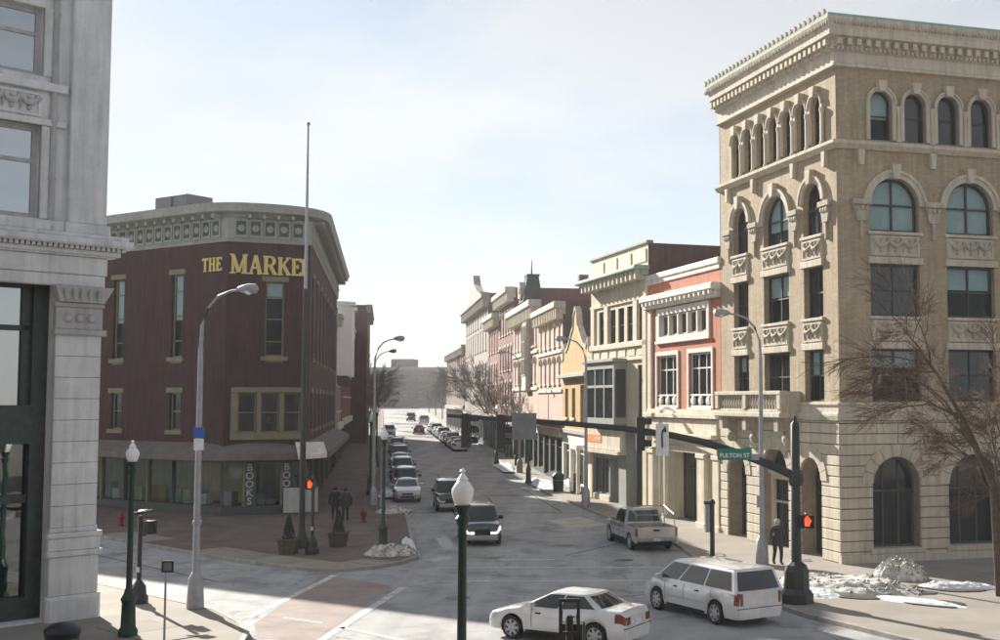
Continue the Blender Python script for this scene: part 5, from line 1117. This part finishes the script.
def bin_(x,y,label,m,r=.3,h=.95,z=None):
    t=thing('litter_bin',label,'bin',(x,y,pv(x,y) if z is None else z),0,'litter bins')
    obj('barrel',B().lathe([(r*.88,0),(r*.9,.05),(r,h*.75),(r*1.06,h*.78),(r*1.06,h*.84)],(0,0,0),14),m,t,None,True); obj('lid',B().lathe([(r*1.08,h*.84),(r*1.0,h*.93),(r*.6,h*1.05),(r*.2,h*1.1)],(0,0,0),14),m,t,None,True)
    obj('rim_band',B().lathe([(r*.97,h*.6),(r*1.01,h*.64)],(0,0,0),14),M['galv'],t)
bin_(-2.85,82.6,'dark green litter bin on right pavement beside snow',M['greenmetal'],.4,1.2); bin_(-1.7,82.2,'black litter bin beside the white porch',M['blackmetal'],.4,1.15); bin_(-13.55,30.7,'black round-topped litter bin at foot of stone building',M['blackmetal'],.42,.85)
# ---------------------------------------------------------------- snow
def heap(x,y,rx,ry,h,m,label,rz=0,seed=1,z=.12,n=48,rough=.6):
    b=B(); rows=[]
    for i in range(n+1):
        row=[]
        for j in range(n+1):
            u,v=2*i/n-1,2*j/n-1; d=math.sqrt(u*u+v*v); e=max(0,1-d**2.0)
            nn=noise.noise(Vector((u*2.2+seed*7,v*2.2,seed)))*.5+.5; nf=noise.noise(Vector((u*7,v*7+seed*3,seed)))*.5+.5
            n3=noise.noise(Vector((u*15+seed,v*15,seed*2)))*.5+.5; e=min(e,.55+.2*nn)*(.25+nn*rough+nf*.5+n3*.38); e=max(e-.16,-.05); row.append((u*rx,v*ry,e*h))
        rows.append(row)
    grid(b,rows); o=tag(obj('snow_heap',b,m,None,None,True),label,'snow','heaps of ploughed snow'); o.location=(x,y,z+gz(y)); o.rotation_euler=(0,0,R_(rz))
    if m is M['dirtysnow']:
        q=random.Random(seed); c=B()
        for i in range(150):
            a=q.uniform(0,6.28); d=math.sqrt(q.random())*.95; px,py=d*math.cos(a)*rx,d*math.sin(a)*ry; ii,jj=min(n,int((px/rx+1)/2*n)),min(n,int((py/ry+1)/2*n)); pz=rows[ii][jj][2]; r_=q.uniform(.03,.11)
            pts=[Vector((px,py,max(0,pz)))+Vector(v)*r_*q.uniform(.6,1.2) for v in((1,0,0),(0,1,0),(-1,0,0),(0,-1,0),(.2,.1,.8),(0,0,-.8))]
            c.add(pts,[(0,1,4),(1,2,4),(2,3,4),(3,0,4),(1,0,5),(2,1,5),(3,2,5),(0,3,5)])
        tag(obj('ice_chunks',c,M['icechunk'],o),kind='stuff')
    return o
M['icechunk']=mat('icy_rubble',(.42,.39,.35),.8,.5,5,20,.3,col2=(.14,.12,.10))
heap(-8.9,51.6,1.2,1.1,.6,M['dirtysnow'],'dirty snow heap round foot of lamp post at market kerb',10,1)
heap(-8.6,54.5,.3,3.2,.35,M['snow'],'thin ridge of snow along kerb beside market lamp post',12,2)
heap(-11.9,69.4,1.0,1.5,.45,M['dirtysnow'],'grey snow heap in front of nearest car on left kerb',0,3)
heap(8.5,42.6,3.1,1.5,.55,M['dirtysnow'],'broad heap of dirty rubble-strewn snow right of signal mast',-35,4)
heap(11.0,44.6,1.1,.8,1.0,M['dirtysnow'],'small steep grey snow heap near the tree',-20,5)
heap(7.0,41.2,1.5,.9,.3,M['snow'],'low white snow patch behind the signal mast',-50,6)
heap(10.3,39.4,1.8,.5,.16,M['snow'],'low strip of snow on pavement at lower right',-40,12)
heap(12.5,42.4,1.6,.6,.3,M['snow'],'white snow patch at the foot of bare tree',-10,7)
heap(-4.2,88.5,.8,5.0,.5,M['snow'],'long bank of white snow along right kerb by bins',12,8)
heap(-8.4,107,.7,6.0,.5,M['snow'],'long bank of white snow further along the right kerb',10,9)
heap(-14.5,82,.5,4,.4,M['snow'],'strip of snow between left kerb and lamp posts',10,10)
heap(8.2,49.4,.5,.3,.18,M['snow'],'tiny snow patch by the right arched doorway',0,11)
def wet(x,y,rx,ry,rz,seed,par,z):
    q=random.Random(seed); c_,s_=math.cos(R_(rz)),math.sin(R_(rz)); pts=[]
    for i in range(30):
        a=2*math.pi*i/30; f=.75+.5*noise.noise(Vector((math.cos(a)*1.6+seed,math.sin(a)*1.6,seed))); u,v=rx*f*math.cos(a),ry*f*math.sin(a); pts.append((x+u*c_-v*s_,y+u*s_+v*c_))
    drape(pts,z,'wet_stain',M['wet'],parent=bpy.data.objects[par])
wet(8.6,42.0,3.6,1.9,-35,3,'pavement_right',.150); wet(10.6,39.3,2.1,.7,-40,4,'pavement_right',.152); wet(12.4,42.3,2.2,.9,-10,5,'pavement_right',.151); wet(-8.9,51.8,1.0,1.6,10,6,'pavement_left',.142); wet(-7.2,56.5,.5,3.4,11,7,'road',.007); wet(-6.7,50.8,.6,1.2,-10,8,'road',.0072); wet(5.0,46.5,.5,3.2,4,9,'pavement_right',.153); wet(2.9,58.5,.4,2.6,12,10,'road',.0074)
# ---------------------------------------------------------------- bare trees
def make_tree(name,label,loc,h,seed,spread=.6,tw=1.0,levels=5,tm=M['trunk'],wm=M['twig'],base_r=.17,first=.3,droop=0.,group=None,lean=(0,0),minr=.006,cat='tree',side=None):
    r=random.Random(seed); t=thing(name,label,cat,loc,0,group); tb,wb_=B(),B()
    def grow(p,d,L,rad,lv):
        n=3 if lv>1 else 2; pts=[p]; q=p.copy(); dd=d.copy()
        for i in range(n):
            dd=(dd+Vector((r.gauss(0,.14 if lv<levels else .04),r.gauss(0,.14 if lv<levels else .04),r.gauss(.03,.08)-droop*(levels-lv)*.06))).normalized(); q=q+dd*L/n; pts.append(q.copy())
        rs=[max(minr,rad*(1-.38*i/n)) for i in range(n+1)]
        (tb if lv>=levels-2 else wb_).tube(pts,rs,7 if lv>=levels-1 else (5 if lv==levels-2 else 3),cap=False)
        if lv==0: return
        nb_=r.randint(3,4) if lv>1 else r.randint(3,5)
        if lv==1: nb_=int(nb_*tw)+1
        for i in range(nb_):
            f=r.uniform(.35,1.0) if i else 1.0; k=min(n-1,int(f*n)); b0=pts[k].lerp(pts[k+1],f*n-k) if f<1 else pts[-1]
            ax=Vector((r.gauss(0,1),r.gauss(0,1),r.gauss(0,.4))); ax=(ax-dd*ax.dot(dd)).normalized()
            nd_=(dd+ax*spread*r.uniform(.7,1.5)*(0.4 if i==0 else 1)).normalized()
            if side and lv>=levels-1: nd_=(nd_+Vector(side)*.35).normalized()
            grow(b0,nd_,L*r.uniform(.6,.82),rad*(.62 if i==0 else .5),lv-1)
    grow(Vector((0,0,-.1)),Vector((lean[0],lean[1],1)).normalized(),h*first,base_r,levels)
    obj('trunk',tb,tm,t,None,True); obj('crown',wb_,wm,t)
    return t
make_tree('bare_tree','bare brown tree on pavement before the tan corner building',(13.4,40.6,.12),14.0,11,.58,3.2,6,base_r=.19,first=.27,droop=.35,side=(-.24,.05,.2),minr=.006)
t1=make_tree('street_tree','bare street tree among those lining the far street',(-13.5,122,gz(122)+.12),13.5,21,.6,1.3,5,M['trunk'],M['twig2'],.16,.3,minr=.018,group='bare street trees far down the street')
t2=make_tree('street_tree','bare street tree among those lining the far street',(-18.0,146,gz(146)+.12),14.5,33,.6,1.3,5,M['trunk'],M['twig2'],.17,.3,minr=.018,group='bare street trees far down the street')
ft=[]
kr_=lambda y:-7.9-.159*(y-105.4) if y<150 else -15-.18*(y-150)
t1.location.x=kr_(122)+1.1; t2.location.x=kr_(146)+1.1
for i,(x,y) in enumerate([(kr_(y)+1.1+rnd.uniform(-.2,.2),y) for y in (110,134,160,176,196,216,240,268,300,340)]+[(-13.5-.1813*(y-75)-1.2,y) for y in (152,168,188,206,226,250,290,330,356,380)]):
    c=dup((t1,t2)[i%2],(x,y,gz(y)+.12),rnd.uniform(0,360),'x'); q_=rnd.uniform(.8,1.0); c.scale=(q_,q_,q_*rnd.uniform(.9,1.05)); ft.append(c)
ft+=[t1,t2]; ln={}; t1.scale=t2.scale=(.88,.88,.88)
for c in sorted(ft,key=lambda o:o.location.y):
    sd_='right' if c.location.x>-20.5-.18*(c.location.y-110) else 'left'; ln[sd_]=ln.get(sd_,0)+1
    c['label']=f"bare street tree, {ords[ln[sd_]-1] } from the crossing on the {sd_} side of street"
# ---------------------------------------------------------------- people
def person(label,x,y,rz,top,pants,hair,h=1.75,stride=.2,arm=.1,z=None,skin=(.45,.30,.23)):
    t=thing('person',label,'person',(x,y,pv(x,y) if z is None else z),rz); k=h/1.75
    # facing local +y ; joints
    V={'pel':(0,0,.95),'wa':(0,.0,1.10),'ch':(0,.01,1.33),'sh':(0,0,1.45),'nk':(0,.01,1.52),'hd':(0,.025,1.60),'ht':(0,.02,1.71),
       'lh':(-.1,0,.90),'lk':(-.11,stride*.55+.03,.50),'la':(-.11,stride*.75-.05,.09),'lt':(-.12,stride*.75+.13,.035),
       'rh':(.1,0,.90),'rk':(.11,-stride*.3+.04,.50),'ra':(.11,-stride*.95,.11),'rt':(.12,-stride*.95+.16,.035),
       'ls':(-.19,0,1.42),'le':(-.29,-arm-.03,1.15),'lw':(-.30,-arm*1.2+.08,.91),'lf':(-.30,-arm*1.1+.10,.82),
       'rs':(.19,0,1.42),'re':(.29,arm-.05,1.15),'rw':(.30,arm*1.3+.08,.92),'rf':(.30,arm*1.4+.10,.83)}
    Rr={'pel':.15,'wa':.145,'ch':.165,'sh':.13,'nk':.062,'hd':.085,'ht':.07,'lh':.105,'lk':.068,'la':.05,'lt':.04,'rh':.105,'rk':.068,'ra':.05,'rt':.04,'ls':.075,'le':.06,'lw':.045,'lf':.04,'rs':.075,'re':.06,'rw':.045,'rf':.04}
    E_=[('pel','wa'),('wa','ch'),('ch','sh'),('sh','nk'),('nk','hd'),('hd','ht'),('pel','lh'),('lh','lk'),('lk','la'),('la','lt'),('pel','rh'),('rh','rk'),('rk','ra'),('ra','rt'),('sh','ls'),('ls','le'),('le','lw'),('lw','lf'),('sh','rs'),('rs','re'),('re','rw'),('rw','rf')]
    ks=list(V); me=bpy.data.meshes.new('body'); me.from_pydata([tuple(c*k for c in V[q]) for q in ks],[(ks.index(a),ks.index(b)) for a,b in E_],[])
    o=bpy.data.objects.new('body',me); COL.objects.link(o); o.parent=t
    md=o.modifiers.new('skin','SKIN'); sk=me.skin_vertices[0].data
    for i,q in enumerate(ks): sk[i].radius=(Rr[q]*k*1.12,Rr[q]*k*1.12*(.8 if q in('pel','wa','ch','sh') else 1))
    sk[0].use_root=True; md.use_smooth_shade=True; o.modifiers.new('sub','SUBSURF').levels=2; o.modifiers['sub'].render_levels=2
    m=bpy.data.materials.new('clothing'); m.use_nodes=True; nn=m.node_tree; p=nn.nodes['Principled BSDF']; p.inputs['Roughness'].default_value=.9
    tcn=nn.nodes.new('ShaderNodeTexCoord'); sx=nn.nodes.new('ShaderNodeSeparateXYZ'); nn.links.new(tcn.outputs['Object'],sx.inputs[0]); mr=nn.nodes.new('ShaderNodeMath'); mr.operation='DIVIDE'; mr.inputs[1].default_value=2*k; nn.links.new(sx.outputs[2],mr.inputs[0])
    cr=nn.nodes.new('ShaderNodeValToRGB'); cr.color_ramp.interpolation='CONSTANT'; e=cr.color_ramp.elements; e[0].position=0; e[0].color=(.015,.014,.013,1); e[1].position=.055; e[1].color=(*pants,1)
    a=e.new(.41); a.color=(*top,1); a=e.new(.765); a.color=(*skin,1); nn.links.new(mr.outputs[0],cr.inputs[0]); nn.links.new(cr.outputs[0],p.inputs['Base Color']); me.materials.append(m)
    hr=B().lathe([(.03,-.09),(.10,-.07),(.118,.0),(.105,.07),(.06,.115),(.0,.125)],(0,-.012*k,1.66*k),12); obj('hair',hr,hair,t,None,True)
    obj('coat_skirt',B().lathe([(.25*k,.76*k),(.235*k,.95*k),(.2*k,1.14*k)],(0,0,0),12),mat('coat',top,.9,.2,6,40,.1),t,Matrix.Diagonal((1,.8,1,1)),True)
    hb=B().lathe([(.0,-.02),(.014,-.012),(.018,0)],(0,.118*k,1.585*k),6,'y'); obj('nose',hb,mat('skin',skin,.6,.1,8,40,.05),t)
    return t
M['hairgrey']=mat('grey_hair',(.45,.43,.40),.9,.2,9,60,.2); M['hairdark']=mat('dark_hair',(.03,.025,.02),.9,.2,9,60,.2)
person('person in dark coat walking along pavement before the arched entrance',7.06,48.2,-165,(.035,.036,.04),(.02,.021,.025),M['hairgrey'],1.78,.16,.08)
person('left person of the dark-clothed pair walking past market corner',-14.15,64.6,10,(.02,.021,.025),(.015,.016,.02),M['hairdark'],1.76,.22,.1)
person('right person of the dark-clothed pair walking past market corner',-13.55,64.4,12,(.03,.032,.04),(.018,.02,.03),M['hairdark'],1.74,-.2,.12)

# ---------------------------------------------------------------- thin winter haze
hz=bpy.data.objects.new('haze',B().box(-4300,4300,-500,5300,-1.2,32).mesh('haze')); COL.objects.link(hz); tag(hz,'thin pale winter haze filling the street','haze',kind='stuff')
hm=bpy.data.materials.new('haze'); hm.use_nodes=True; hn=hm.node_tree; hn.nodes.clear(); ho=hn.nodes.new('ShaderNodeOutputMaterial'); hv=hn.nodes.new('ShaderNodeVolumePrincipled')
hv.inputs['Color'].default_value=(.92,.95,1,1); hv.inputs['Density'].default_value=.0005; hv.inputs['Anisotropy'].default_value=.2; hn.links.new(hv.outputs[0],ho.inputs['Volume']); hz.data.materials.append(hm)
